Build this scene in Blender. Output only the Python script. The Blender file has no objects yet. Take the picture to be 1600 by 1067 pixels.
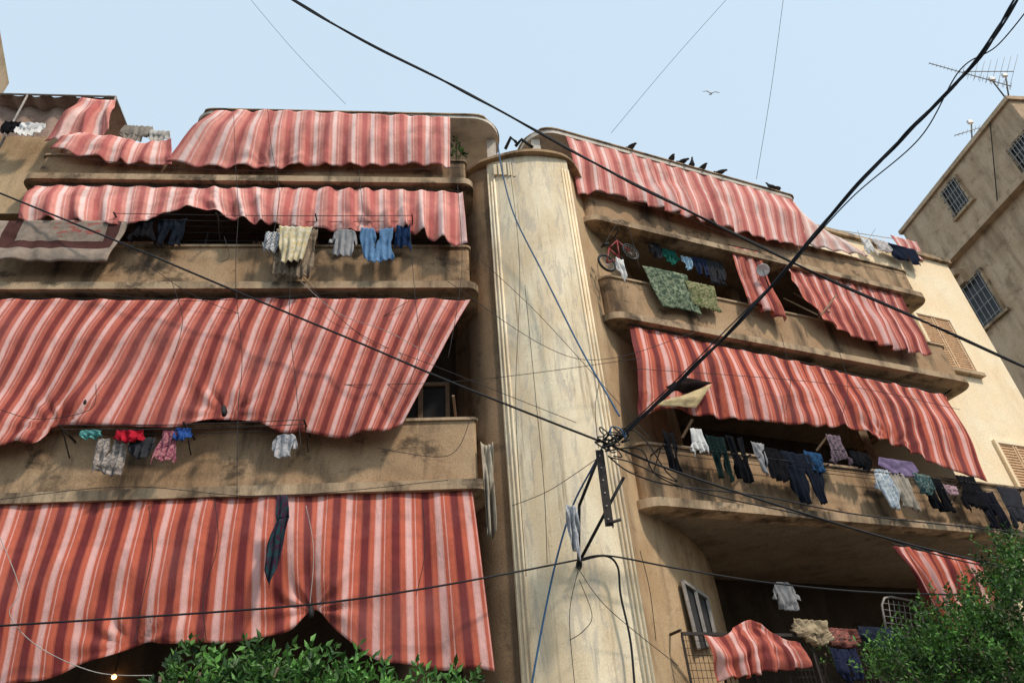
import bpy, bmesh, math, random
from mathutils import Vector, Matrix, noise
random.seed(7)
PI=math.pi; sin=math.sin; cos=math.cos
scene=bpy.context.scene; COL=scene.collection
# ---------------- camera model ----------------
th=math.radians(34.9); ro=.0816; co=math.sqrt(1-ro*ro); FPX=1067.0
F=Vector((0,cos(th),sin(th))); R0=Vector((1,0,0)); U0=Vector((0,-sin(th),cos(th)))
CR=R0*co-U0*ro; CU=R0*ro+U0*co; C=Vector((0,0,1.6))
def ray(px,py): return F*FPX+CR*(px-800)+CU*(533.5-py)
def at(px,py,Y):
    v=ray(px,py); return C+v*(Y/v.y)
class Plane:
    def __init__(s,p,d):
        s.p=Vector((p[0],p[1],0)); s.d=Vector((d[0],d[1],0)).normalized(); s.n=Vector((s.d.y,-s.d.x,0))
    def P(s,t,z,o=0): return Vector((s.p.x,s.p.y,0))+s.d*t+s.n*o+Vector((0,0,z))
    def tz(s,px,py,o=0):
        v=ray(px,py); k=(s.p+s.n*o-C).dot(s.n)/v.dot(s.n); w=C+v*k
        return (w-s.p).dot(s.d), w.z
    def hit(s,px,py,o=0):
        t,z=s.tz(px,py,o); return s.P(t,z,o)
L=Plane((-.6,8.5),(.9925,.1219)); R=Plane((1.65,9.6),(.9164,.4)); NB=Plane((18.7,24),(.146,-.989))
NB.n=Vector((-.989,-.146,0))
# ---------------- object helpers ----------------
WL={}
def thing(name,label,cat,loc,group=None):
    o=bpy.data.objects.new(name,None); COL.objects.link(o); o.location=loc; o.empty_display_size=.2
    o['label']=label; o['category']=cat
    if group:o['group']=group
    WL[o.name]=Vector(loc); return o
def tag(o,label,cat,group=None):
    o['label']=label; o['category']=cat
    if group:o['group']=group
    return o
def obj(name,bm,m,parent=None,smooth=True,solid=0,recalc=True,label=None):
    if recalc: bmesh.ops.recalc_face_normals(bm,faces=bm.faces)
    me=bpy.data.meshes.new(name)
    if parent is None:
        c=Vector((0,0,0)); n=len(bm.verts) or 1; zm=min(v.co.z for v in bm.verts)
        for v in bm.verts:c+=v.co
        c/=n; c.z=zm
    else: c=WL[parent.name]
    for v in bm.verts: v.co-=c
    if smooth:
        for f in bm.faces:f.smooth=True
    bm.to_mesh(me); bm.free()
    o=bpy.data.objects.new(name,me); COL.objects.link(o)
    me.materials.append(m)
    if parent is None: o.location=c
    else: o.parent=parent
    WL[o.name]=c.copy()
    if solid:
        s=o.modifiers.new('s','SOLIDIFY'); s.thickness=solid; s.offset=0
    if label:o['label']=label
    return o
def structure(o): o['kind']='structure'; return o
def BM(): return bmesh.new()
def prism(bm,xy,z0,z1):
    a=[bm.verts.new((p[0],p[1],z0)) for p in xy]; b=[bm.verts.new((p[0],p[1],z1)) for p in xy]
    n=len(xy)
    for i in range(n): bm.faces.new((a[i],a[(i+1)%n],b[(i+1)%n],b[i]))
    bm.faces.new(a[::-1]); bm.faces.new(b)
def pbox(bm,pl,t0,t1,o0,o1,z0,z1):
    prism(bm,[pl.P(t0,0,o0),pl.P(t1,0,o0),pl.P(t1,0,o1),pl.P(t0,0,o1)],z0,z1)
def tube(bm,pts,r,seg=6,taper=None,closed=False):
    pts=[Vector(p) for p in pts]; n=len(pts); rings=[]; pv=None
    for i,p in enumerate(pts):
        if closed: t=(pts[(i+1)%n]-pts[i-1])
        else: t=(pts[min(i+1,n-1)]-pts[max(i-1,0)])
        if t.length<1e-9:t=Vector((0,0,1))
        t.normalize()
        if pv is None:
            pv=t.orthogonal().normalized()
        else:
            pv=pv-t*pv.dot(t)
            if pv.length<1e-6: pv=t.orthogonal()
            pv.normalize()
        b=t.cross(pv); rr=r if taper is None else r+(taper-r)*i/(n-1)
        rings.append([bm.verts.new(p+(pv*cos(2*PI*k/seg)+b*sin(2*PI*k/seg))*rr) for k in range(seg)])
    for i in range(n if closed else n-1):
        A=rings[i];B=rings[(i+1)%n]
        for k in range(seg): bm.faces.new((A[k],A[(k+1)%seg],B[(k+1)%seg],B[k]))
    if not closed:
        bm.faces.new(rings[0][::-1]); bm.faces.new(rings[-1])
def bar(bm,a,b,w,h,up=Vector((0,0,1))):
    a=Vector(a);b=Vector(b);t=(b-a).normalized(); s=t.cross(up)
    if s.length<1e-4:s=t.cross(Vector((0,1,0)))
    s.normalize(); q=s.cross(t)
    c=[(-w/2,-h/2),(w/2,-h/2),(w/2,h/2),(-w/2,h/2)]
    A=[bm.verts.new(a+s*x+q*y) for x,y in c];B=[bm.verts.new(b+s*x+q*y) for x,y in c]
    for k in range(4):bm.faces.new((A[k],A[(k+1)%4],B[(k+1)%4],B[k]))
    bm.faces.new(A[::-1]);bm.faces.new(B)
# ---------------- materials ----------------
def newmat(name,rough=.9,spec=.2):
    m=bpy.data.materials.new(name); m.use_nodes=True
    b=m.node_tree.nodes['Principled BSDF']; b.inputs['Roughness'].default_value=rough
    b.inputs['Specular IOR Level'].default_value=spec
    return m,m.node_tree,b
def nd(t,typ,**k):
    n=t.nodes.new(typ)
    for a,v in k.items():
        if a in n.inputs.keys(): n.inputs[a].default_value=v
        else: setattr(n,a,v)
    return n
def pos(t,scale=(1,1,1)):
    g=nd(t,'ShaderNodeNewGeometry'); mp=nd(t,'ShaderNodeMapping'); mp.inputs['Scale'].default_value=scale
    t.links.new(g.outputs['Position'],mp.inputs['Vector']); return mp.outputs[0]
def nz(t,vec,scale,detail=5,rough=.6,dist=0):
    n=nd(t,'ShaderNodeTexNoise'); n.inputs['Scale'].default_value=scale; n.inputs['Detail'].default_value=detail
    n.inputs['Roughness'].default_value=rough; n.inputs['Distortion'].default_value=dist
    if vec: t.links.new(vec,n.inputs['Vector'])
    return n.outputs['Fac']
def ramp(t,fac,stops,const=False):
    r=nd(t,'ShaderNodeValToRGB'); e=r.color_ramp.elements
    if const:r.color_ramp.interpolation='CONSTANT'
    while len(e)<len(stops): e.new(.5)
    for i,(p,c) in enumerate(stops):
        e[i].position=p; e[i].color=(c if len(c)==4 else (*c,1)) if isinstance(c,(tuple,list)) else (c,c,c,1)
    t.links.new(fac,r.inputs['Fac']); return r.outputs['Color']
def mix(t,fac,a,b,mode='MIX'):
    m=nd(t,'ShaderNodeMixRGB',blend_type=mode)
    for k,v in (('Fac',fac),('Color1',a),('Color2',b)):
        if isinstance(v,(int,float)): m.inputs[k].default_value=v
        elif isinstance(v,tuple): m.inputs[k].default_value=(*v,1) if len(v)==3 else v
        else: t.links.new(v,m.inputs[k])
    return m.outputs[0]
def bump(t,b,h,strength=.3,dist=.02):
    n=nd(t,'ShaderNodeBump'); n.inputs['Strength'].default_value=strength; n.inputs['Distance'].default_value=dist
    t.links.new(h,n.inputs['Height']); t.links.new(n.outputs[0],b.inputs['Normal'])
def stucco(name,base,light,dark,grime=.6,grain=45,bs=.4,th0=.52):
    m,t,b=newmat(name,.95,.1)
    n1=nz(t,pos(t),1.1,5,.6,.2); c=mix(t,ramp(t,n1,[(.35,0.0),(.65,1.0)]),base,light)
    n2=nz(t,pos(t,(2.2,2.2,.45)),1.0,5,.62,.1); c=mix(t,ramp(t,n2,[(th0-.03,0.0),(th0+.18,grime)]),c,dark)
    n4=nz(t,pos(t,(1,1,1.3)),1.7,6,.7,.2); c=mix(t,ramp(t,n4,[(th0+.04,0.0),(th0+.15,grime*.9)]),c,dark)
    n3=nz(t,pos(t),grain,3,.7); c=mix(t,1.0,c,ramp(t,n3,[(.3,.76),(.7,1.18)]),'MULTIPLY')
    t.links.new(c,b.inputs['Base Color'])
    bump(t,b,n3,bs,.015); return m
M={}
M['stucco']=stucco('ochre_stucco',(.36,.225,.125),(.47,.32,.19),(.06,.042,.03),.88,th0=.5)
M['stucco_wall']=stucco('side_stucco',(.42,.275,.15),(.54,.385,.23),(.15,.095,.055),.55)
M['stucco_shade']=stucco('shaded_stucco',(.22,.14,.08),(.30,.20,.12),(.06,.042,.03),.7)  # darker copy of the side stucco, shade painted into the colour
M['ledge']=stucco('ledge_plaster',(.40,.27,.165),(.53,.39,.25),(.055,.04,.028),.88,60,.3,.49)
M['yellow']=stucco('sunlit_plaster',(.94,.72,.46),(.95,.79,.55),(.68,.48,.28),.3,50,.2)  # albedo raised so the plaster looks sunlit, sunlight painted in
M['inner']=stucco('shaded_inner_wall',(.05,.036,.024),(.08,.057,.036),(.015,.012,.01),.6,40,.2)  # near-black colour paints in the deep shade behind the balconies
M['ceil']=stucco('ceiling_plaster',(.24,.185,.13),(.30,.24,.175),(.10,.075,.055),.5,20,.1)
M['neigh']=stucco('neighbour_wall',(.50,.34,.21),(.60,.43,.285),(.20,.13,.08),.6,30,.2,.5)
M['concrete']=stucco('slab_concrete',(.58,.50,.41),(.68,.60,.50),(.18,.14,.11),.5,50,.2)
def column_mat():
    m,t,b=newmat('column_plaster',.9,.15)
    n1=nz(t,pos(t,(1.2,1.2,.5)),1.6,5,.65,.3)
    c=mix(t,ramp(t,n1,[(.4,0.0),(.6,1.0)]),(.76,.60,.39),(.90,.77,.55))
    n2=nz(t,pos(t,(5,5,.8)),1.2,8,.75,.5)
    c=mix(t,ramp(t,n2,[(.53,0.0),(.58,.6)]),c,(.55,.48,.39))
    n5=nz(t,pos(t,(10,10,.35)),1.3,6,.7); c=mix(t,ramp(t,n5,[(.56,0.0),(.70,.75)]),c,(.30,.20,.11))
    n6=nz(t,pos(t),9,6,.8); c=mix(t,ramp(t,n6,[(.6,0.0),(.68,.5)]),c,(.36,.28,.2))
    n3=nz(t,pos(t),70,3,.7); c=mix(t,1.0,c,ramp(t,n3,[(.3,.82),(.7,1.12)]),'MULTIPLY')
    t.links.new(c,b.inputs['Base Color']); bump(t,b,n2,.2,.02); return m
M['column']=column_mat()
def plain(name,col,rough=.8,metal=0,var=.25,scale=12,spec=.3):
    m,t,b=newmat(name,rough,spec); b.inputs['Metallic'].default_value=metal
    n=nz(t,pos(t),scale,4,.6)
    c=mix(t,1.0,(*col,1),ramp(t,n,[(.3,1-var),(.7,1+var)]),'MULTIPLY'); t.links.new(c,b.inputs['Base Color'])
    return m
M['black']=plain('black_cable',(.010,.010,.012),.6); M['blue']=plain('blue_cable',(.03,.10,.20),.6)
M['wire']=plain('thin_wire',(.025,.023,.023),.7); M['whitewire']=plain('pale_wire',(.34,.31,.28),.7)
M['steel']=plain('rusty_steel',(.035,.027,.023),.7,.1); M['paint']=plain('grey_paint',(.28,.25,.22),.6)
M['white']=plain('white_paint',(.62,.6,.56),.6)
M['wood']=plain('wood_grey',(.26,.17,.10),.8); M['rubber']=plain('rubber',(.015,.015,.015),.7)
M['redpaint']=plain('red_paint',(.26,.025,.025),.4); M['shutter']=plain('shutter_wood',(.66,.43,.25),.8)
M['glass']=plain('dark_glass',(.03,.03,.03),.35,0,.3,3,.3); M['bark']=plain('bark',(.14,.10,.07),.9,0,.4,25)
M['dish']=plain('dish_white',(.7,.68,.65),.5); M['tarp']=stucco('brown_tarp',(.34,.23,.17),(.44,.31,.25),(.12,.07,.055),.5,30,.2)
M['asphalt']=stucco('asphalt',(.05,.05,.05),(.06,.06,.06),(.03,.03,.03),.4,60,.4)
M['pave']=stucco('paving',(.3,.28,.25),(.36,.33,.3),(.15,.14,.12),.4,30,.3)
def stripes(name,pale,coral,maroon,phase=0,per=.37,trans=.2):
    m,t,b=newmat(name,.85,.15)
    uv=nd(t,'ShaderNodeUVMap'); sp=nd(t,'ShaderNodeSeparateXYZ'); t.links.new(uv.outputs[0],sp.inputs[0])
    a=nd(t,'ShaderNodeMath',operation='MULTIPLY_ADD'); a.inputs[1].default_value=1/per; a.inputs[2].default_value=phase+10
    t.links.new(sp.outputs['X'],a.inputs[0])
    fr=nd(t,'ShaderNodeMath',operation='FRACT'); t.links.new(a.outputs[0],fr.inputs[0])
    lt=tuple(p*.65+c*.35 for p,c in zip(pale,coral)); br=tuple(m_*.45+c*.55 for m_,c in zip(maroon,coral))
    c=ramp(t,fr.outputs[0],[(0,maroon),(.23,br),(.27,coral),(.42,lt),(.46,pale),(.61,lt),(.65,coral),(.74,lt),(.78,coral),(.95,br)],True)
    n=nz(t,pos(t),.9,4,.6,.3); c=mix(t,ramp(t,n,[(.45,0.0),(.75,.14)]),c,tuple(x*.8+.05 for x in lt))
    n2=nz(t,pos(t,(1.2,1.2,1)),1.6,6,.7,.3); c=mix(t,1.0,c,ramp(t,n2,[(.30,.68),(.55,1.05)]),'MULTIPLY')
    n3=nz(t,pos(t),150,2,.6); c=mix(t,1.0,c,ramp(t,n3,[(.3,.86),(.7,1.12)]),'MULTIPLY')
    t.links.new(c,b.inputs['Base Color'])
    tr=nd(t,'ShaderNodeBsdfTranslucent'); t.links.new(c,tr.inputs[0])
    ms=nd(t,'ShaderNodeMixShader'); ms.inputs[0].default_value=trans
    t.links.new(b.outputs[0],ms.inputs[1]); t.links.new(tr.outputs[0],ms.inputs[2])
    t.links.new(ms.outputs[0],t.nodes['Material Output'].inputs[0])
    n4=nz(t,pos(t,(3,3,1)),3.5,4,.6,.6); bump(t,b,n4,.35,.045); return m
M['st_top']=stripes('stripe_bleached',(.94,.68,.62),(.76,.31,.25),(.56,.16,.14),.1,.35)
M['st_fade']=stripes('stripe_faded',(.95,.82,.76),(.86,.58,.50),(.78,.42,.36),.1,.35)
M['st_mid']=stripes('stripe_mid',(.84,.51,.46),(.58,.155,.105),(.25,.05,.045),.3,.34)
M['st_deep']=stripes('stripe_deep',(.80,.46,.41),(.56,.13,.075),(.19,.034,.034),.0,.37)
def fabric(name,col,col2=None,kind=None):
    m,t,b=newmat(name,.95,.05)
    n=nz(t,pos(t),9,4,.6); base=(*col,1)
    if kind:
        uv=nd(t,'ShaderNodeUVMap'); 
    if kind=='check':
        k=nd(t,'ShaderNodeTexChecker'); k.inputs['Scale'].default_value=14; k.inputs['Color1'].default_value=(*col,1); k.inputs['Color2'].default_value=(*col2,1)
        t.links.new(uv.outputs[0],k.inputs['Vector']); base=k.outputs[0]
    elif kind=='pattern':
        v=nz(t,uv.outputs[0],13,4,.7,.8)
        base=mix(t,ramp(t,v,[(.47,0.0),(.52,1.0)]),col,col2)
    elif kind=='frame':
        sp=nd(t,'ShaderNodeSeparateXYZ'); t.links.new(uv.outputs[0],sp.inputs[0])
        def band(o,lo,hi):
            a=nd(t,'ShaderNodeMath',operation='SUBTRACT'); a.inputs[1].default_value=(lo+hi)/2; t.links.new(o,a.inputs[0])
            c=nd(t,'ShaderNodeMath',operation='ABSOLUTE'); t.links.new(a.outputs[0],c.inputs[0])
            d=nd(t,'ShaderNodeMath',operation='LESS_THAN'); d.inputs[1].default_value=(hi-lo)/2; t.links.new(c.outputs[0],d.inputs[0]); return d.outputs[0]
        def mul(a,bb):
            q=nd(t,'ShaderNodeMath',operation='MULTIPLY'); t.links.new(a,q.inputs[0]); t.links.new(bb,q.inputs[1]); return q.outputs[0]
        X=sp.outputs['X'];Y=sp.outputs['Y']
        o=mul(band(X,.08,.95),band(Y,-.1,.68)); i=mul(band(X,.20,.86),band(Y,-.1,.5))
        base=mix(t,o,col,col2); base=mix(t,i,base,tuple(x*.9 for x in col))
        fl=nz(t,uv.outputs[0],9,3,.5); f2=mix(t,mul(band(X,.45,.82),band(Y,.0,.42)),(0,0,0),ramp(t,fl,[(.53,0.0),(.57,1.0)]))
        base=mix(t,f2,base,(.36,.12,.10))
    c=mix(t,1.0,base,ramp(t,n,[(.3,.7),(.7,1.15)]),'MULTIPLY'); t.links.new(c,b.inputs['Base Color']); return m
FC={}
def fab(col,col2=None,kind=None):
    k=(col,col2,kind)
    if k not in FC: FC[k]=fabric('fabric_%d'%len(FC),col,col2,kind)
    return FC[k]
def leafmat(name,a,b_):
    m,t,b=newmat(name,.5,.4)
    g=nd(t,'ShaderNodeNewGeometry'); c=ramp(t,g.outputs['Random Per Island'],[(0,a),(.6,b_),(1,tuple(x*1.8 for x in b_))])
    n=nz(t,pos(t),3.4,2,.5); c=mix(t,1.0,c,ramp(t,n,[(.38,.3),(.62,1.3)]),'MULTIPLY')
    t.links.new(c,b.inputs['Base Color'])
    tr=nd(t,'ShaderNodeBsdfTranslucent'); t.links.new(c,tr.inputs[0])
    ms=nd(t,'ShaderNodeMixShader'); ms.inputs[0].default_value=.25
    t.links.new(b.outputs[0],ms.inputs[1]); t.links.new(tr.outputs[0],ms.inputs[2]); t.links.new(ms.outputs[0],t.nodes['Material Output'].inputs[0]); return m
M['leaf']=leafmat('leaf_green',(.02,.07,.015),(.09,.21,.04)); M['leaf2']=leafmat('leaf_dark',(.02,.07,.012),(.09,.20,.035))
# ---------------- building ----------------
B=thing('apartment_building','old ochre stucco apartment block with a rounded corner column and two wings of balconies','building',(1,11,0))
def path(pl,t0,t1,back,off,rad,n=6):
    a=t0-off;b=t1+off; r=max(rad+off,.01)
    pts=[(a,-back)]
    for k in range(n+1):
        an=PI/2*k/n; pts.append((a+r-r*cos(an),off-r+r*sin(an)))
    for k in range(n+1):
        an=PI/2*k/n; pts.append((b-r+r*sin(an),off-r+r*cos(an)))
    pts.append((b,-back)); return pts
def ring(bm,pl,A,Bp,z0,z1):
    V=[[bm.verts.new(pl.P(t,z,o)) for t,o in Q] for Q,z in ((A,z0),(A,z1),(Bp,z1),(Bp,z0))]
    for i in range(len(A)-1):
        for k in range(4):
            a,b=V[k],V[(k+1)%4]; bm.faces.new((a[i],a[i+1],b[i+1],b[i]))
    for i in (0,-1): bm.faces.new([V[k][i] for k in range(4)])
def balcony(pl,t0,t1,zb,zt,back,rad,label):
    bm=BM(); ring(bm,pl,path(pl,t0,t1,back,0,rad),path(pl,t0,t1,back,-.13,rad),zb+.11,zt)
    p=obj('balcony',bm,M['stucco'],B,False,label=label)
    bm=BM(); ring(bm,pl,path(pl,t0,t1,back,.13,rad),path(pl,t0,t1,back,-.2,rad),zb-.03,zb+.107)
    obj('ledge',bm,M['ledge'],p,False)
    bm=BM(); ring(bm,pl,path(pl,t0,t1,back,.035,rad),path(pl,t0,t1,back,-.165,rad),zt+.003,zt+.045)
    obj('coping',bm,M['ledge'],p,False)
    bm=BM(); pts=path(pl,t0,t1,back,-.21,rad); prism(bm,[pl.P(t,0,o) for t,o in pts],zb,zb+.16)
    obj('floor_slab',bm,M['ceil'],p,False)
    return p
Z=lambda pl,px,py,o=0: pl.tz(px,py,o)[1]
T=lambda pl,px,py,o=0: pl.tz(px,py,o)[0]
zL2b,zL2t=Z(L,748,765),Z(L,742,657); zL3b,zL3t=Z(L,735,455),Z(L,735,388); zL4b,zL4t=Z(L,726,293),Z(L,724,254)
zR2b,zR2t=Z(R,1010,790),Z(R,1002,694); zR3b,zR3t=Z(R,948,497),Z(R,945,432); zR4b,zR4t=Z(R,915,345),Z(R,915,300)
balcony(L,-12,0.0,zL2b,zL2t,1.35,.05,'lowest left balcony')
balcony(L,-12,0.0,zL3b,zL3t,1.35,.05,'left balcony with the beige duvet')
balcony(L,T(L,50,285),0.0,zL4b,zL4t,1.35,.05,'top left terrace parapet')
balcony(R,T(R,1010,785),9.2,zR2b,zR2t,3.2,.25,'lowest right balcony full of dark washing')
balcony(R,T(R,952,495),8.85,zR3b,zR3t,3.2,.25,'right balcony with the bicycle')
balcony(R,T(R,918,345),8.85,zR4b,zR4t,3.2,.2,'top right terrace parapet')
zR1=Z(R,1090,990)
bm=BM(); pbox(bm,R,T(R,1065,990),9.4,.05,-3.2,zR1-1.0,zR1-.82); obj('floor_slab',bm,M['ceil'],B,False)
bm=BM(); pbox(bm,L,-14,-.05,-1.35,-1.6,0,zL4b+.4); obj('wall',bm,M['inner'],B,False,label='shade-painted back wall of the left balconies')
bm=BM(); pbox(bm,R,2.4,9.3,-3.2,-3.4,0,zR4b+.4); obj('wall',bm,M['inner'],B,False,label='shade-painted back wall of the right balconies')
bm=BM(); pbox(bm,L,-14,T(L,52,285)-.02,-.25,-1.3,zL3t+1.0,Z(L,5,213,-.25)); obj('wall',bm,M['stucco_wall'],B,False,label='tan end wall left of the top floors')
zY=Z(R,1480,414,-1.2); tY=T(R,1480,414,-1.2)
bm=BM(); pbox(bm,R,8.95,tY,-1.2,-4.5,0,zY); obj('wall',bm,M['yellow'],B,False,label='yellow plaster wall on the right with sunlight painted into its colour')
bm=BM(); pbox(bm,R,6.5,tY+.08,-1.1,-4.6,zY+.003,zY+.14); obj('roof_edge',bm,M['ledge'],B,False)
bm=BM(); pbox(bm,R,6.4,8.9,-1.2,-1.4,zR4b+.5,zY); obj('wall',bm,M['yellow'],B,False,label='yellow parapet wall of the upper terrace')
bm=BM(); pbox(bm,L,-14,.1,-1.61,-7,zL4b,zL4b+.3); obj('roof',bm,M['concrete'],B,False)
bm=BM(); pbox(bm,R,1,9,-3.41,-8,zR4b,zR4b+.3); obj('roof',bm,M['concrete'],B,False)
bm=BM(); pbox(bm,R,T(R,1352,700,-.7),T(R,1352,700,-.7)+.22,-.7,-.95,zR2b+.17,zR3b-.003); obj('pillar',bm,M['ledge'],B,False)
bm=BM(); pbox(bm,R,T(R,1130,420,-.9),T(R,1130,420,-.9)+.2,-.9,-1.15,zR3b+.17,zR4b-.003); obj('pillar',bm,M['stucco_shade'],B,False)
def vp(px,Y):
    v=ray(px,600); return Vector((v.x/v.y*Y,Y,0))
def smoothp(pts,n=6):
    out=[]
    for i in range(len(pts)-1):
        p0=pts[max(i-1,0)];p1=pts[i];p2=pts[i+1];p3=pts[min(i+2,len(pts)-1)]
        for k in range(n):
            s=k/n; out.append(.5*((2*p1)+(p2-p0)*s+(2*p0-5*p1+4*p2-p3)*s*s+(3*p1-p0-3*p2+p3)*s**3))
    out.append(pts[-1]); return out
zC=C.z+(ray(845,243).z/ray(845,243).y)*8.74
def sheet(bm,pts,z0,z1,nz_=1):
    rows=[[bm.verts.new((p.x,p.y,z0+(z1-z0)*k/nz_)) for p in pts] for k in range(nz_+1)]
    for k in range(nz_):
        for i in range(len(pts)-1): bm.faces.new((rows[k][i],rows[k][i+1],rows[k+1][i+1],rows[k+1][i]))
SL=smoothp([vp(690,10.2),vp(725,9.6),vp(738,9.2),vp(758,8.98),vp(784,8.90)])
CP=smoothp([vp(783,8.86),vp(800,8.80),vp(830,8.74),vp(860,8.72),vp(890,8.75),vp(925,8.84),vp(944,8.92)])
SR=smoothp([vp(943,8.97),vp(950,9.35),vp(963,9.75),vp(985,10.2),vp(1010,10.8),vp(1030,11.6),vp(1042,12.6),vp(1046,13.9)])
bm=BM(); sheet(bm,SL,0,zC-.05); obj('wall',bm,M['stucco_shade'],B,label='stucco strip left of the column with shade painted into its colour')
bm=BM(); sheet(bm,SR,0,zC-.05); obj('wall',bm,M['stucco_wall'],B,label='curving stucco wall right of the column')
bm=BM(); prism(bm,CP+[vp(944,9.6),vp(783,9.6)],0,zC); col=obj('column',bm,M['column'],B,False,label='pale scraped plaster corner column')
for px in (785.5,791,796.5,932,937.5,943):
    Y=8.86 if px<790 else 8.83 if px<794 else 8.81 if px<800 else 8.86 if px<935 else 8.88 if px<940 else 8.91
    p=vp(px,Y); bm=BM(); tube(bm,[(p.x,p.y,0),(p.x,p.y,zC-.3)],.022,8); obj('molding',bm,M['column'],col)
for i in range(7):
    p=vp(800+i*9.5,8.765-.03*sin(i/6*PI)); bm=BM(); prism(bm,[(p.x-.03,p.y-.02),(p.x+.03,p.y-.02),(p.x+.03,p.y+.05),(p.x-.03,p.y+.05)],zC-.42-.03*i,zC-.14); obj('dentil',bm,M['column'],col,False)
cap=[p+Vector((0,-.07,0)) for p in smoothp([vp(736,9.15),vp(758,8.95),vp(783,8.82),(vp(860,8.68)),vp(925,8.8),vp(955,9.05),vp(968,9.5)])]
bm=BM(); prism(bm,cap+[vp(985,10.6),vp(725,10.6)],zC+.003,zC+.07); cp_=obj('column_cap',bm,M['stucco'],B,False)
cap2=[p+Vector((0,.08,0)) for p in cap[6:-6]]
bm=BM(); prism(bm,cap2+[cap2[-1]+Vector((0,1,0)),cap2[0]+Vector((0,1,0))],zC+.073,zC+.13); obj('cap_step',bm,M['ledge'],cp_,False)
def canopy(pl,t0,t1,z,front,back,rl,rr,th_):
    a=t0;b=t1; pts=[]
    for k in range(9):
        an=PI/2*k/8; pts.append((a+rl-rl*cos(an),front-rl+rl*sin(an)))
    for k in range(9):
        an=PI/2*k/8; pts.append((b-rr+rr*sin(an),front-rr+rr*cos(an)))
    for k in range(9):
        an=PI/2*k/8; pts.append((b-rr+rr*cos(an),-back+rr-rr*sin(an)))
    pts.append((a,-back))
    bm=BM(); prism(bm,[pl.P(t,0,o) for t,o in pts],z,z+th_); c=obj('roof_canopy',bm,M['concrete'],B,False)
    ct=(a+b)/2
    bm=BM(); prism(bm,[pl.P(ct+(t-ct)*(1+.03/(b-a)*2),0,o+(.03 if o>0 else -.03)) for t,o in pts],z+th_+.003,z+th_+.03); obj('canopy_lip',bm,M['ledge'],c,False)
    return c
zCL=Z(L,600,182,.05); zCR=Z(R,885,214,.1)
canopy(L,T(L,300,185),.72,zCL,.05,1.25,.4,.55,.08)
canopy(R,-1.0,T(R,1235,306),zCR,.12,2.2,.6,.2,.11)
for pt in (at(768,234,9.1),at(838,235,9.5)):
    bm=BM(); prism(bm,[(pt.x-.09,pt.y-.09),(pt.x+.09,pt.y-.09),(pt.x+.09,pt.y+.09),(pt.x-.09,pt.y+.09)],zC+.08,(zCL if pt.x<.3 else zCR)-.003); obj('pillar',bm,M['concrete'],B,False)
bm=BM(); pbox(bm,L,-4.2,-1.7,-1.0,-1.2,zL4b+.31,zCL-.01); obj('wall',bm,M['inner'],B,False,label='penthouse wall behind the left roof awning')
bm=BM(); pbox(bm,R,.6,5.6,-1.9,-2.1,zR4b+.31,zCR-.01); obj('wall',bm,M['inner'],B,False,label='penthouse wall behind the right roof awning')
def shutter(px0,py0,px1,py1,o):
    t0=T(R,px0,(py0+py1)/2,o);t1=T(R,px1,(py0+py1)/2,o);z1=Z(R,(px0+px1)/2,py0,o);z0=Z(R,(px0+px1)/2,py1,o)
    bm=BM()
    for a,b,c,d in ((t0-.08,t0,z0,z1),(t1,t1+.08,z0,z1),(t0-.08,t1+.08,z1,z1+.08)): pbox(bm,R,a,b,o+.003,o+.07,c,d)
    w=obj('window',bm,M['yellow'],B,False)
    bm=BM(); pbox(bm,R,t0-.15,t1+.15,o+.003,o+.14,z0-.1,z0-.002); obj('sill',bm,M['ledge'],w,False)
    n=int((z1-z0)/.07)
    for s in range(2):
        bm=BM(); a=t0+(t1-t0)*s/2+.02;b=t0+(t1-t0)*(s+1)/2-.02
        pbox(bm,R,a,a+.05,o+.01,o+.05,z0,z1);pbox(bm,R,b-.05,b,o+.01,o+.05,z0,z1)
        for k in range(n):
            z=z0+.035+k*(z1-z0)/n; pbox(bm,R,a+.051,b-.051,o+.012,o+.042,z,z+.035)
        obj('shutter',bm,M['shutter'],w,False)
shutter(1452,502,1500,576,-1.2); shutter(1577,700,1625,770,-1.2)
def innerwin(pl,t0,t1,z0,z1,o,m='shutter'):
    bm=BM()
    for a,b,c,d in ((t0,t0+.07,z0,z1),(t1-.07,t1,z0,z1),(t0,t1,z1,z1+.07),((t0+t1)/2-.04,(t0+t1)/2+.04,z0,z1)): pbox(bm,pl,a,b,o+.003,o+.08,c,d-.002)
    w=obj('window',bm,M[m],B,False); bm=BM(); pbox(bm,pl,t0+.071,t1-.071,o+.01,o+.03,z0,z1-.01); obj('pane',bm,M['glass'],w,False)
innerwin(L,-1.3,-.35,zL2b+.9,zL2b+2.4,-1.35,'wood'); innerwin(L,-4,-2.8,zL3b+.2,zL3b+2.2,-1.35); innerwin(L,-7,-5.6,zL3b+.2,zL3b+2.2,-1.35)
innerwin(R,3.2,4.4,zR2b+.2,zR2b+2.4,-3.2,'white'); innerwin(R,6,7.4,zR2b+.2,zR2b+2.4,-3.2,'white'); innerwin(R,3.6,5,zR3b+.1,zR3b+1.8,-3.2); innerwin(R,6.6,8,zR3b+.1,zR3b+1.8,-3.2)
bm=BM(); a=at(1066,908,10.4);b=at(1104,934,11.0);c=at(1092,1014,10.4);d=at(1120,1006,11.0)
for p,q in ((a,b),(a,c),(b,d),((a+b)/2,(c+d)/2)): bar(bm,p,q,.06,.05)
w=obj('window',bm,M['paint'],B,False)
bm=BM(); off=Vector((0,.03,0)); vs=[bm.verts.new(p+off) for p in (a,b,d,c)]; bm.faces.new(vs); obj('pane',bm,M['glass'],w,False)
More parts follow.
